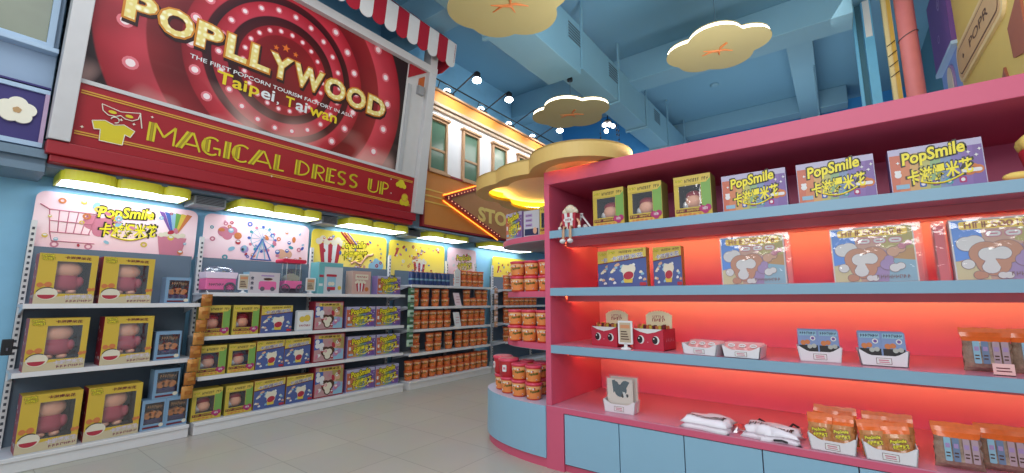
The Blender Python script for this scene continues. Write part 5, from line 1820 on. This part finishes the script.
def b_pack():
    t = root('sticker_pack', 'sticker pack')
    W_, H_ = 0.37, 0.32
    g = G(); g.box(-W_ / 2, W_ / 2, 0.0, 0.05, 0.0, H_, c_white); g.box(-W_ / 2, W_ / 2, 0.055, 0.075, 0.0, H_ - 0.01, c_lil); g.obj('pad', t)
    g = G()
    y = -0.0015
    a = W_ / 2 - 0.006
    sky, olive, pch = M_('pack_sky', (86, 146, 232), 0.4), M_('art_olive', (206, 190, 90), 0.4), M_('art_salmon', (232, 176, 150), 0.4)
    g.rect(-a, a, 0.006, H_ - 0.006, y, pch)
    g.flat([(-a, 0.10), (-0.06, 0.13), (-0.08, H_ - 0.006), (-a, H_ - 0.006)], y - 0.0004, sky)
    g.flat([(0.06, H_ - 0.006), (0.04, 0.20), (a, 0.15), (a, H_ - 0.006)], y - 0.0004, olive)
    g.flat([(0.03, 0.12), (a, 0.12), (a, 0.19), (0.05, 0.17)], y - 0.0006, M_('art_amber', (222, 160, 80), 0.4))
    g.flat([(0.05, 0.006), (a, 0.006), (a, 0.12), (0.05, 0.14)], y - 0.0008, c_lblue)
    g.flat([(-a, 0.006), (-0.06, 0.006), (-0.07, 0.09), (-a, 0.10)], y - 0.0004, M_('art_butter', (240, 226, 160), 0.4))
    g.flat([(-0.02, 0.006), (0.06, 0.006), (0.08, 0.17), (0.03, 0.19)], y - 0.001, c_lil)
    g.prism(rrect(-0.15, 0.16, H_ - 0.055, H_ - 0.012, 0.012, 3), y - 0.002, y, M_('pack_yellow', (255, 216, 70), 0.4))
    amb = M_('pack_amber_text', (176, 104, 30), 0.4)
    g.text('~aaa', -0.13, -0.045, H_ - 0.05, H_ - 0.017, y - 0.003, amb); g.text('500', -0.035, 0.045, H_ - 0.05, H_ - 0.017, y - 0.003, amb, 0.04); g.text('~bbb', 0.055, 0.14, H_ - 0.05, H_ - 0.017, y - 0.003, amb)
    for k in range(3):
        g.prism(rrect(-0.06 + 0.068 * k, 0.0 + 0.068 * k, H_ - 0.10, H_ - 0.066, 0.016, 4), y - 0.002, y, c_pink)
        g.prism(rrect(-0.056 + 0.068 * k, -0.004 + 0.068 * k, H_ - 0.096, H_ - 0.07, 0.013, 4), y - 0.0025, y, c_white)
        g.rect(-0.045 + 0.068 * k, -0.015 + 0.068 * k, H_ - 0.086, H_ - 0.08, y - 0.003, c_pink)
    fox, ol = M_('art_fox', (228, 148, 104), 0.4), M_('art_outline', (150, 104, 110), 0.4)
    def blob(cx_, cz_, cs, m, k):
        g.prism(cloud(cx_, cz_, cs, 36, grow=0.002), y - 0.002 - 0.0008 * k, y, ol)
        g.prism(cloud(cx_, cz_, cs, 36), y - 0.0024 - 0.0008 * k, y, m)
    blob(-0.12, 0.19, [(-0.012, 0, 0.036), (0.02, 0.006, 0.036)], c_white, 1)
    blob(-0.035, 0.115, [(-0.03, 0.02, 0.062), (0.04, 0.03, 0.058), (-0.01, -0.03, 0.06)], fox, 2)
    blob(-0.04, 0.112, [(-0.02, 0.02, 0.034), (0.03, 0.025, 0.032), (-0.015, -0.045, 0.032)], c_white, 3)
    blob(-0.135, 0.085, [(0, 0, 0.024)], c_white, 3)
    blob(-0.10, 0.028, [(0, 0, 0.02), (0.015, 0, 0.016)], fox, 3)
    blob(-0.01, 0.025, [(-0.01, 0, 0.016), (0.012, 0, 0.016)], c_white, 4)
    blob(0.06, 0.10, [(0, 0, 0.03), (0.01, 0.03, 0.02)], c_lil, 3)
    blob(0.10, 0.17, [(-0.01, 0, 0.026), (0.022, 0.016, 0.022)], c_peach, 3)
    blob(0.14, 0.20, [(-0.01, 0, 0.016), (0.02, 0.016, 0.014)], c_pink, 4)
    blob(0.10, 0.08, [(-0.01, 0, 0.022), (0.016, 0.01, 0.018)], c_white, 4)
    g.text('~UNLIMITED', 0.01, 0.15, 0.022, 0.042, y - 0.007, ol, 0.02)
    g.obj('pad_print', t)
    g = G()
    g.box(-W_ / 2 - 0.006, W_ / 2 + 0.035, -0.014, 0.085, 0.0, H_ + 0.012, film)
    g.obj('clear_bag', t, bevel=0.006)
    return t


pack = Maker(b_pack)
for x, lab in ((-0.437, 'bagged sticker pack on the second pink shelf beside the blue boxes'), (0.172, 'middle bagged sticker pack of three on the second pink shelf'), (0.683, 'rightmost bagged sticker pack cut by the photo edge')):
    pack.put((x, 3.2, 1.397), 0, lab, 'bagged sticker packs on the second pink shelf', (1, 1, 1.0))
t = thing('sticker_bag', 'stack of empty clear sticker bags beside the rightmost sticker pack', 'bag stack', (0.463, 3.23, 1.397))
for k in range(3):
    g = G(); g.box(-0.028, 0.028 - 0.004 * k, 0.03 * k, 0.03 * k + 0.02, 0.0, 0.33 - 0.01 * k, film); g.obj('clear_bag', t, bevel=0.004)
    g = G(); g.box(-0.02, 0.02 - 0.004 * k, 0.03 * k + 0.006, 0.03 * k + 0.014, 0.004, 0.30, M_('bag_card_rose', (226, 90, 100), 0.4)); g.obj('backing_card', t)


# red boxes with printed eyes
def b_eye():
    t = root('snack_dispenser', 'snack box')
    rd = M_('dispenser_red', (190, 44, 66), 0.45)
    W_, H_, D_ = 0.235, 0.15, 0.20
    g = G()
    a = W_ / 2
    g.box(-a, a, 0, 0.006, 0, H_, rd); g.box(-a, -a + 0.006, 0.006, D_, 0, H_, rd); g.box(a - 0.006, a, 0.006, D_, 0, H_, rd); g.box(-a + 0.006, a - 0.006, D_ - 0.006, D_, 0, H_, rd); g.box(-a, a, 0, D_, 0, 0.005, rd)
    g.obj('carton', t)
    g = G()
    crest = [(-0.10, H_ - 0.02), (0.10, H_ - 0.02), (0.105, 0.245), (0.09, 0.25)] + [(0.085 - 0.17 * k / 16, 0.255 + 0.018 * sin(pi * k / 16) + 0.006 * (k % 2)) for k in range(17)] + [(-0.09, 0.25), (-0.105, 0.245)]
    g.prism(crest, D_ - 0.012, D_ - 0.006, M_('crest_cream', (255, 240, 200), 0.5)); g.obj('header_card', t, fix=True)
    g = G(); g.text('LITTLE', -0.045, 0.045, 0.222, 0.24, D_ - 0.014, c_red, 0.01); g.text('~KARO', -0.05, 0.05, 0.195, 0.218, D_ - 0.014, c_red, 0.04); g.obj('header_print', t)
    g = G()
    y = -0.002
    g.flat([(-0.115, H_), (-0.06, H_ - 0.022), (0.0, H_ - 0.034), (0.06, H_ - 0.022), (0.115, H_)], y, c_white)
    for s in (-1, 1):
        g.ell(s * 0.058 + 0.004, 0.072, 0.027, 0.030, y, c_white); g.ell(s * 0.058 - 0.003, 0.072, 0.021, 0.026, y - 0.001, c_dk); g.ell(s * 0.058 - 0.010, 0.082, 0.005, 0.005, y - 0.002, c_white)
    g.ell(0, 0.056, 0.006, 0.004, y, c_pink)
    for k in range(5):
        g.add([(a + 0.001, 0.04 + 0.028 * k, 0.06 + 0.01 * (k % 2)), (a + 0.001, 0.058 + 0.028 * k, 0.06), (a + 0.001, 0.056 + 0.028 * k, 0.09)], [(0, 1, 2)], c_pink)
    g.obj('box_print', t)
    g = G()
    rnd = random.Random(2)
    for k in range(9):
        x = -0.095 + 0.0237 * k
        for yy in (0.05, 0.12):
            g.box(x - 0.009, x + 0.009, yy, yy + 0.02, 0.01, H_ + 0.018 + rnd.uniform(-0.006, 0.01), (c_org, c_yel, c_mar)[(k + (yy > 0.1)) % 3])
    g.obj('snack_stick', t)
    return t


eye = Maker(b_eye)
eye.put((-1.505, 3.205, 0.941), radians(-9), 'red snack box with printed eyes, left of the little sign', 'red snack boxes with eyes', (1, 1, 1))
eye.put((-1.135, 3.145, 0.941), radians(-7), 'red snack box with printed eyes, right of the little sign', 'red snack boxes with eyes', (1, 1, 1))
sf.put((-1.29, 3.11, 0.941), 0, 'white framed sign on a foot between the red snack boxes', None, (1.0, 1, 1.0))


# white trays and what stands in them
def b_tray():
    t = root('tray', 'tray')
    W_, D_, H_ = 0.215, 0.17, 0.085
    tm = M_('tray_white', (226, 222, 226), 0.35)
    g = G()
    a, b = W_ / 2, W_ / 2 - 0.012
    top = [(a, H_), (a - 0.012, H_)] + [(a - 0.012 - (2 * a - 0.024) * k / 12, H_ - 0.028 * min(1, 1.6 * sin(pi * k / 12))) for k in range(13)] + [(-a, H_)]
    g.prism([(-b, 0), (b, 0)] + top, 0, 0.005, tm)
    g.prism([(-b, 0), (b, 0), (a, H_), (-a, H_)], D_ - 0.005, D_, tm)
    for s in (-1, 1):
        vs = [(s * b, 0, 0), (s * a, 0, H_), (s * a, D_, H_), (s * b, D_, 0), (s * (b - 0.005), 0, 0), (s * (a - 0.005), 0, H_), (s * (a - 0.005), D_, H_), (s * (b - 0.005), D_, 0)]
        g.add(vs, [(0, 1, 2, 3), (7, 6, 5, 4), (0, 4, 5, 1), (2, 6, 7, 3), (1, 5, 6, 2), (0, 3, 7, 4)], tm)
    g.box(-b, b, 0, D_, 0, 0.004, tm)
    g.obj('tray_body', t, fix=True)
    g = G(); g.rect(-0.032, 0.032, 0.012, 0.045, -0.0015, c_mar); g.rect(-0.030, 0.030, 0.014, 0.043, -0.002, c_white); g.rect(-0.022, 0.02, 0.03, 0.036, -0.0025, c_pink); g.rect(-0.02, 0.022, 0.02, 0.025, -0.0025, c_pink); g.obj('price_label', t)
    return t


tray = Maker(b_tray)
TR = []
for x, y, z, rz, lab, sc in ((-0.770, 3.075, 0.941, -10, 'low white tray of pink packets, left of its twin', (1.1, 1, 0.85)), (-0.520, 3.060, 0.941, -2, 'low white tray of pink packets, right of its twin', (1.05, 1.3, 0.85)),
                         (-0.120, 3.165, 0.941, 6, 'white tray of blue card packs, left of the two', (1.02, 0.8, 1.0)), (0.165, 3.155, 0.941, 2, 'white tray of blue card packs, right of the two', (1.02, 0.8, 1.0)),
                         (-1.372, 3.14, 0.473, 3, 'white tray holding bagged photo prints on the pink counter', (1.15, 0.7, 1.05)), (-0.101, 3.055, 0.473, -3, 'white tray of orange popcorn bags, left of the two on the counter', (1.03, 1.0, 1.0)), (0.140, 3.045, 0.473, -1, 'white tray of orange popcorn bags, right of the two on the counter', (1.03, 1.0, 1.0))):
    TR.append(tray.put((x, y, z), radians(rz), lab, None, sc))


def pillow(g, wd_, h, d, m, seed, crimp=0.02, top_m=None, cx=0.0, cy=0.0, z0=0.0, sharp=0.5):
    rnd = random.Random(seed)
    nx, nz = 9, 10
    for q in (-1, 1):
        vs, fs, ms = [], [], []
        for i in range(nx + 1):
            for j in range(nz + 1):
                u, v = i / nx, j / nz
                body = min(1, max(0, (v * h) / 0.03)) * min(1, max(0, (h - v * h - crimp) / 0.03))
                b = d * max(0, sin(pi * u)) ** sharp * body * (1.15 - 0.3 * v)
                jx = rnd.uniform(-0.005, 0.005)
                vs.append((cx + (u - 0.5) * wd_ * (1 + 0.05 * (1 - body)) + jx * (0.4 if body < 1 else 1), cy + q * (b / 2 + 0.001) + rnd.uniform(-0.004, 0.004) * body, z0 + v * h + rnd.uniform(-0.004, 0.004) * (v > 0.95)))
        for j in range(nz):
            mm = top_m if (top_m and (j + 1) / nz * h > h - crimp * 1.6) else m
            g.add(vs, [(i * (nz + 1) + j, (i + 1) * (nz + 1) + j, (i + 1) * (nz + 1) + j + 1, i * (nz + 1) + j + 1)[::(1 if q < 0 else -1)] for i in range(nx)], mm, True)


pk_film = M_('packet_rose', (236, 160, 160), 0.25, coat=0.5, var=0.25, scale=30)
def b_packet():
    t = root('pink_packet', 'packet')
    g = G(); pillow(g, 0.085, 0.10, 0.03, pk_film, 5, 0.012); g.obj('wrapper', t)
    g = G(); g.ell(0, 0.05, 0.022, 0.018, -0.021, c_white); g.text('~POP', -0.014, 0.014, 0.043, 0.057, -0.022, c_red, 0.02); g.obj('print', t)
    return t


packet = Maker(b_packet)
for tx, ty, rz, tn in ((-0.770, 3.075, -10, 'left'), (-0.520, 3.060, -2, 'right')):
    for k in range(6):
        lx, ly = -0.062 + 0.062 * (k % 3), 0.05 + 0.07 * (k // 3)
        o = packet.put((tx + lx * cos(radians(rz)) - ly * sin(radians(rz)), ty + lx * sin(radians(rz)) + ly * cos(radians(rz)), 0.950 + 0.022), 0, 'pink packet, %s in the %s row of the %s low tray' % (('left', 'middle', 'right')[k % 3], ('front', 'back')[k // 3], tn), 'pink packets in the low trays', (0.95, 1, 0.72))
        o.rotation_euler = (radians(-38), 0, radians(rz + random.uniform(-6, 6)))


def b_card():
    t = root('card_pack', 'card pack')
    g = G(); g.prism(rrect(-0.050, 0.050, 0, 0.165, 0.004, 2), 0.0, 0.012, M_('pack_steel_blue', (124, 146, 190), 0.35)); g.obj('pack_body', t, fix=True)
    g = G()
    y = -0.001
    g.rect(-0.044, 0.044, 0.135, 0.16, y, c_lblue); g.text('~POPCORN', -0.038, 0.038, 0.14, 0.156, y - 0.001, c_navy, 0.02)
    g.prism(cloud(-0.015, 0.095, [(-0.01, 0, 0.014), (0.012, 0.004, 0.013)], 20), y - 0.001, y, c_org)
    g.ell(0.024, 0.12, 0.013, 0.013, y, c_white); g.ell(0.024, 0.12, 0.008, 0.008, y - 0.001, c_pur)
    g.rect(-0.046, 0.046, 0.04, 0.082, y, c_dk); g.prism(cloud(0.018, 0.075, [(-0.012, 0, 0.012), (0.01, 0.004, 0.012)], 20), y - 0.0015, y, M_('pack_grey_art', (176, 176, 170), 0.4))
    g.obj('pack_print', t)
    return t


cardp = Maker(b_card)
for tx, ty, rz, tn in ((-0.120, 3.165, 6, 'left'), (0.165, 3.155, 2, 'right')):
    for k in range(6):
        lx, ly = -0.05 + 0.1 * (k % 2), 0.02 + 0.034 * (k // 2)
        o = cardp.put((tx + lx * cos(radians(rz)) - ly * sin(radians(rz)), ty + ly * cos(radians(rz)) + lx * sin(radians(rz)), 0.946 + 0.002 * (k // 2)), 0, 'blue card pack, %s in the %s row of the %s card tray' % (('left', 'right')[k % 2], ('front', 'middle', 'back')[k // 2], tn), 'blue card packs in the trays', (1, 1, 1.06))
        o.rotation_euler = (radians(-4), 0, radians(rz + random.uniform(-2, 2)))

# bagged photo prints
for k, (w_, h, y, lab) in enumerate(((0.22, 0.245, 3.165, 'bagged photo print at the front of the counter tray'), (0.23, 0.255, 3.205, 'bagged photo print behind the front one in the counter tray'))):
    t = thing('photo_print', lab, 'photo print', (-1.372 + 0.015 * k, y, 0.479), radians(3), 'bagged photo prints')
    g = G(); g.box(-w_ / 2 + 0.012, w_ / 2 - 0.012, 0.004, 0.010, 0.002, h - 0.012, M_('photo_beige', (230, 216, 206), 0.5)); g.obj('print', t)
    g = G()
    ht = M_('photo_teal', (60, 84, 96), 0.5)
    g.prism(cloud(0.0, 0.155, [(0, -0.01, 0.04), (-0.03, 0.045, 0.016), (0.035, 0.05, 0.018), (0.012, 0.0, 0.04)], 40), 0.0015, 0.004, ht)
    g.flat([(-0.05, 0.13), (-0.02, 0.16), (-0.035, 0.225), (-0.06, 0.22)], 0.001, ht); g.flat([(0.02, 0.16), (0.05, 0.17), (0.075, 0.215), (0.045, 0.225)], 0.001, ht)
    g.flat([(0.02, 0.145), (0.04, 0.14), (0.05, 0.11), (0.03, 0.10)], 0.0008, c_white)
    g.ell(0.02, 0.115, 0.010, 0.014, 0.001, c_dk); g.ell(0.055, 0.118, 0.010, 0.012, 0.001, c_dk)
    g.obj('print_art', t)
    g = G(); g.box(-w_ / 2, w_ / 2, 0.0, 0.014, 0.0, h, film); g.obj('clear_bag', t, bevel=0.003)

# popcorn bags in the counter trays
def bag_mat(name, c1, c2, scale):
    m = mat(name, c1, 0.22, 0.0, var=0.35, scale=scale, coat=0.6)
    nt = m.node_tree
    mx = [n for n in nt.nodes if n.type == 'MIX'][0]
    mx.inputs['B'].default_value = lin(c2) + [1]
    nz = [n for n in nt.nodes if n.type == 'TEX_NOISE'][0]
    nz.inputs['Roughness'].default_value = 0.8
    return m


bag_o, bag_top = bag_mat('bag_orange', (176, 84, 40), (236, 170, 104), 30), M_('bag_orange_crimp', (232, 112, 50), 0.25, coat=0.5, var=0.2, scale=40)
bag_b = bag_mat('bag_brown', (96, 66, 50), (206, 178, 156), 34)


def b_popbag():
    t = root('popcorn_bag', 'popcorn bag')
    g = G(); pillow(g, 0.115, 0.19, 0.05, bag_o, 11, 0.03, bag_top); g.obj('bag_film', t)
    g = G(); logo(g, 0.0, 0.085, 0.075, -0.033, 0.1, True); g.obj('bag_print', t)
    return t


pbag = Maker(b_popbag)
for tx, ty, tn in ((-0.101, 3.055, 'left'), (0.140, 3.045, 'right')):
    for k in range(4):
        lx, ly = -0.05 + 0.1 * (k % 2) + 0.012 * (k // 2), 0.045 + 0.07 * (k // 2)
        o = pbag.put((tx + lx, ty + ly, 0.482 + 0.012 * (k // 2)), 0, 'orange popcorn bag, %s of the %s row in the %s counter tray' % (('left', 'right')[k % 2], ('front', 'back')[k // 2], tn), 'orange popcorn bags in the counter trays', (0.97, 1, 0.95 + 0.1 * (k // 2)))
        o.rotation_euler = (radians(-8 - random.uniform(0, 6)), radians(random.uniform(-7, 7)), radians(random.uniform(-8, 8)))


def b_snack():
    t = root('snack_bag', 'snack bag')
    g = G(); pillow(g, 0.17, 0.205, 0.08, bag_b, 21, 0.03, bag_top, sharp=0.4); g.obj('bag_film', t)
    g = G()
    for k, (x, m) in enumerate(((-0.045, c_lblue), (-0.015, M_('label_steel', (110, 130, 160), 0.4)), (0.022, M_('label_mauve', (176, 150, 160), 0.4)), (0.052, M_('label_mauve', (176, 150, 160), 0.4)))):
        g.prism(rrect(x - 0.012, x + 0.012, 0.04, 0.145, 0.004, 2), -0.047, -0.044, m)
        g.rect(x - 0.008, x + 0.008, 0.10, 0.12, -0.048, c_lil); g.rect(x - 0.008, x + 0.006, 0.06, 0.066, -0.048, c_brown); g.rect(x - 0.008, x + 0.007, 0.075, 0.081, -0.048, c_brown)
    g.obj('bag_print', t)
    return t


snack = Maker(b_snack)
for x, y, z, rz, lab, s in ((0.575, 3.25, 0.941, 4, 'brown snack bag on the third pink shelf above the counter bags', 1.04), (0.752, 3.26, 0.941, -3, 'brown snack bag at the right edge of the third pink shelf', 1.04),
                            (0.405, 3.155, 0.473, 6, 'brown snack bag on the counter nearest the orange popcorn trays', 1.02), (0.572, 3.235, 0.473, 3, 'brown snack bag on the counter at the far right', 1.0), (0.74, 3.25, 0.473, 0, 'brown snack bag on the counter cut by the photo edge', 1.0)):
    snack.put((x, y, z), radians(rz), lab, 'brown snack bags', (s, 1, 1.05))
for x, y, z, lab in ((0.600, 3.12, 0.941, 'small white price tag leaning on the upper brown snack bag'),):
    t = thing('price_tag', lab, 'price tag', (x, y, z))
    g = G(); g.box(-0.036, 0.036, 0.0, 0.004, 0.0, 0.055, M_('tag_blush', (236, 190, 186), 0.5)); g.box(-0.036, 0.036, 0.0, 0.02, 0.0, 0.003, white); g.obj('tag_card', t)
    g = G(); g.rect(-0.025, 0.02, 0.032, 0.037, -0.001, c_mar); g.rect(-0.025, 0.025, 0.018, 0.023, -0.001, c_mar); g.obj('tag_print', t)


# folded shirts
def shirt(label, x, y, rz, seed, wrinkle, words):
    t = thing('folded_shirt', label, 'shirt', (x, y, 0.473), radians(rz))
    rnd = random.Random(seed)
    cl = M_('shirt_white', (246, 240, 248), 0.8, var=0.04, scale=12)
    nx, ny = 14, 8
    W_, D_ = 0.30, 0.21
    hs = {}
    for lay in range(2):
        g = G()
        vs, fs = [], []
        z0 = 0.0 + lay * 0.032
        for i in range(nx + 1):
            for j in range(ny + 1):
                u, v = i / nx, j / ny
                e = (min(1, 6 * min(u, 1 - u)) * min(1, 5 * min(v, 1 - v))) ** 0.3
                n_ = wrinkle * (sin(7 * u + seed + 3 * v) * 0.5 + sin(13 * u * v + seed * 2) * 0.5)
                vs.append(((u - 0.5) * W_ * (1 - 0.03 * lay) + rnd.uniform(-1, 1) * wrinkle * 0.9, v * D_ + lay * 0.005 + (v - 0.5) * 1.2 * wrinkle * sin(9 * u + seed), z0 + 0.036 * e + n_ * e * (1 if lay else 0.3) + lay * 0.002))
        for i in range(nx):
            for j in range(ny):
                fs.append((i * (ny + 1) + j, (i + 1) * (ny + 1) + j, (i + 1) * (ny + 1) + j + 1, i * (ny + 1) + j + 1))
        k = len(vs)
        ring_ = [i * (ny + 1) for i in range(nx + 1)] + [nx * (ny + 1) + j for j in range(1, ny + 1)] + [i * (ny + 1) + ny for i in range(nx - 1, -1, -1)] + [j for j in range(ny - 1, 0, -1)]
        for q in ring_:
            vs.append((vs[q][0] * 0.98, vs[q][1] * 0.98 + 0.002, z0))
        for a in range(len(ring_)):
            b = (a + 1) % len(ring_)
            fs.append((ring_[b], ring_[a], k + a, k + b))
        fs.append(tuple(range(k + len(ring_) - 1, k - 1, -1)))
        g.add(vs, fs, cl, True)
        o = g.obj('shirt_fold', t)
    g = G()
    tv, tf = text_polys(words, 0.04, 0.1)
    ax, bx = min(p[0] for p in tv), max(p[0] for p in tv); az, bz = min(p[1] for p in tv), max(p[1] for p in tv)
    o_ = []
    for p in tv:
        lx = -0.115 + 0.23 * (p[0] - ax) / (bx - ax)
        ly = 0.035 + 0.055 * (p[1] - az) / (bz - az)
        u, v = lx / W_ + 0.5, ly / D_
        e = (min(1, 6 * min(u, 1 - u)) * min(1, 5 * min(v, 1 - v))) ** 0.3
        n_ = wrinkle * (sin(7 * u + seed + 3 * v) * 0.5 + sin(13 * u * v + seed * 2) * 0.5)
        o_.append((lx, ly + 0.005, 0.034 + 0.036 * e + n_ * e + 0.004))
    g.add(o_, tf, c_dk); g.obj('shirt_print', t)
    if wrinkle > 0.01:
        g = G()
        for x in (-0.08, 0.10):
            g.tube([(x - 0.02, 0.17, 0.055), (x, 0.19, 0.075), (x + 0.03, 0.195, 0.058)], 0.007, black, 5)
        g.tube([(0.02, 0.0, 0.012), (0.06, -0.008, 0.02), (0.09, -0.002, 0.012)], 0.006, black, 5)
        g.obj('dark_trim', t)
    return t


shirt('neatly folded white shirt with dark lettering on the pink counter', -0.768, 3.055, -6, 1, 0.009, '~OPSMILES')
shirt('rumpled folded white shirt beside the orange popcorn trays', -0.400, 3.06, -2, 4, 0.02, '~OPSMILES')
t = thing('clear_pouch', 'crumpled clear plastic pouch lying between the two folded shirts', 'plastic bag', (-0.585, 3.12, 0.473))
g = G()
rnd = random.Random(5)
vs = [((i / 6 - 0.5) * 0.14, j / 5 * 0.13, 0.002 + 0.03 * sin(pi * i / 6) * sin(pi * j / 5) + rnd.uniform(0, 0.02) * (0 < i < 6 and 0 < j < 5)) for i in range(7) for j in range(6)]
g.add(vs, [(i * 6 + j, (i + 1) * 6 + j, (i + 1) * 6 + j + 1, i * 6 + j + 1) for i in range(6) for j in range(5)], film_mat('clear_pouch', (255, 226, 226), 0.3))
g.add([(-0.07, 0, 0.001), (0.07, 0, 0.001), (0.07, 0.13, 0.001), (-0.07, 0.13, 0.001)], [(0, 1, 2, 3)], film)
g.obj('pouch_film', t)

# ------------------------------------------------------------------ goods on the rounded end display
ptub = Maker(b_tub_with(lid_m, M_('tub_vermilion', (212, 70, 44), 0.4), M_('tub_label_straw', (226, 136, 70), 0.4)))
for k, x in enumerate((-2.395, -2.240, -2.085)):
    for lay in (0, 1):
        ptub.put((x, 3.28, 1.376 + lay * 0.1405), 0.6 + random.uniform(-0.4, 0.4), '%s red popcorn tub, %s from left on the upper shelf of the end display' % (('lower', 'upper')[lay], ORD[k]), 'red popcorn tubs on the end display')
        ptub.put((x - 0.02, 3.30 - 0.03, 0.931 + lay * 0.1405), 0.6 + random.uniform(-0.4, 0.4), '%s red popcorn tub, %s from left on the middle shelf of the end display' % (('lower', 'upper')[lay], ORD[k]), 'red popcorn tubs on the end display')
for k, (x, y) in enumerate(((-2.490, 3.26), (-2.325, 3.205), (-2.155, 3.175), (-2.64, 3.36), (-2.40, 3.42), (-2.22, 3.40))):
    row = 'front' if k < 3 else 'back'
    side = ('left', 'middle', 'right')[k % 3] if k != 3 else 'left'
    for lay in (0, 1):
        if k in (0, 3) and lay == 1:
            continue
        ptub.put((x, y, 0.466 + lay * 0.1405), 0.6 + random.uniform(-0.4, 0.4), '%s red popcorn tub, %s of the %s row on the end display base' % (('lower', 'upper')[lay], side, row), 'red popcorn tubs on the end display')


def b_bucket():
    t = root('popcorn_bucket', 'popcorn bucket')
    g = G(); g.lathe([(0.075, 0.0), (0.08, 0.004), (0.092, 0.135), (0.092, 0.14)], 22, M_('bucket_crimson', (190, 44, 52), 0.35)); g.obj('bucket_body', t)
    g = G(); g.lathe([(0.096, 0.0), (0.098, 0.006), (0.098, 0.02), (0.08, 0.026)], 22, lid_m, (0, 0, 0.138)); g.obj('bucket_lid', t)
    g = G(); g.prism(rrect(-0.02, 0.02, 0.05, 0.11, 0.008, 3), -0.093, -0.085, c_white); g.rect(-0.012, 0.012, 0.07, 0.09, -0.094, c_pink); g.obj('bucket_label', t)
    return t


bk = Maker(b_bucket)
bk.put((-2.50, 3.275, 0.606), 0.2, 'wide crimson popcorn bucket with a pink lid atop a red tub', 'crimson popcorn buckets')
bk.put((-2.665, 3.40, 0.606), -0.6, 'wide crimson popcorn bucket at the far left of the end display', 'crimson popcorn buckets')
pop.put((-2.43, 3.26, 1.871), radians(-16), 'candy box on top of the end display under the cloud canopy', None, (0.62, 0.8, 0.98))
t = thing('info_card', 'grey and white info card on top of the end display', 'card', (-2.185, 3.20, 1.871))
g = G(); g.prism(rrect(-0.085, 0.085, 0.0, 0.24, 0.006, 2), 0.0, 0.01, M_('info_grey', (190, 190, 196), 0.4)); g.obj('card_panel', t, fix=True)
g = G()
for k in range(3):
    g.rect(-0.065, 0.01, 0.09 + 0.045 * k, 0.118 + 0.045 * k, -0.001, c_lil); g.rect(-0.06, 0.0, 0.10 + 0.045 * k, 0.105 + 0.045 * k, -0.002, c_brown)
g.rect(-0.075, 0.075, 0.01, 0.07, -0.001, c_navy); g.ell(0.04, 0.05, 0.022, 0.03, -0.002, c_peach)
g.obj('card_print', t)
green.put((-2.02, 3.19, 1.871), 0, 'green figure box on top of the end display by the pink side panel', None, (0.52, 0.8, 0.88))
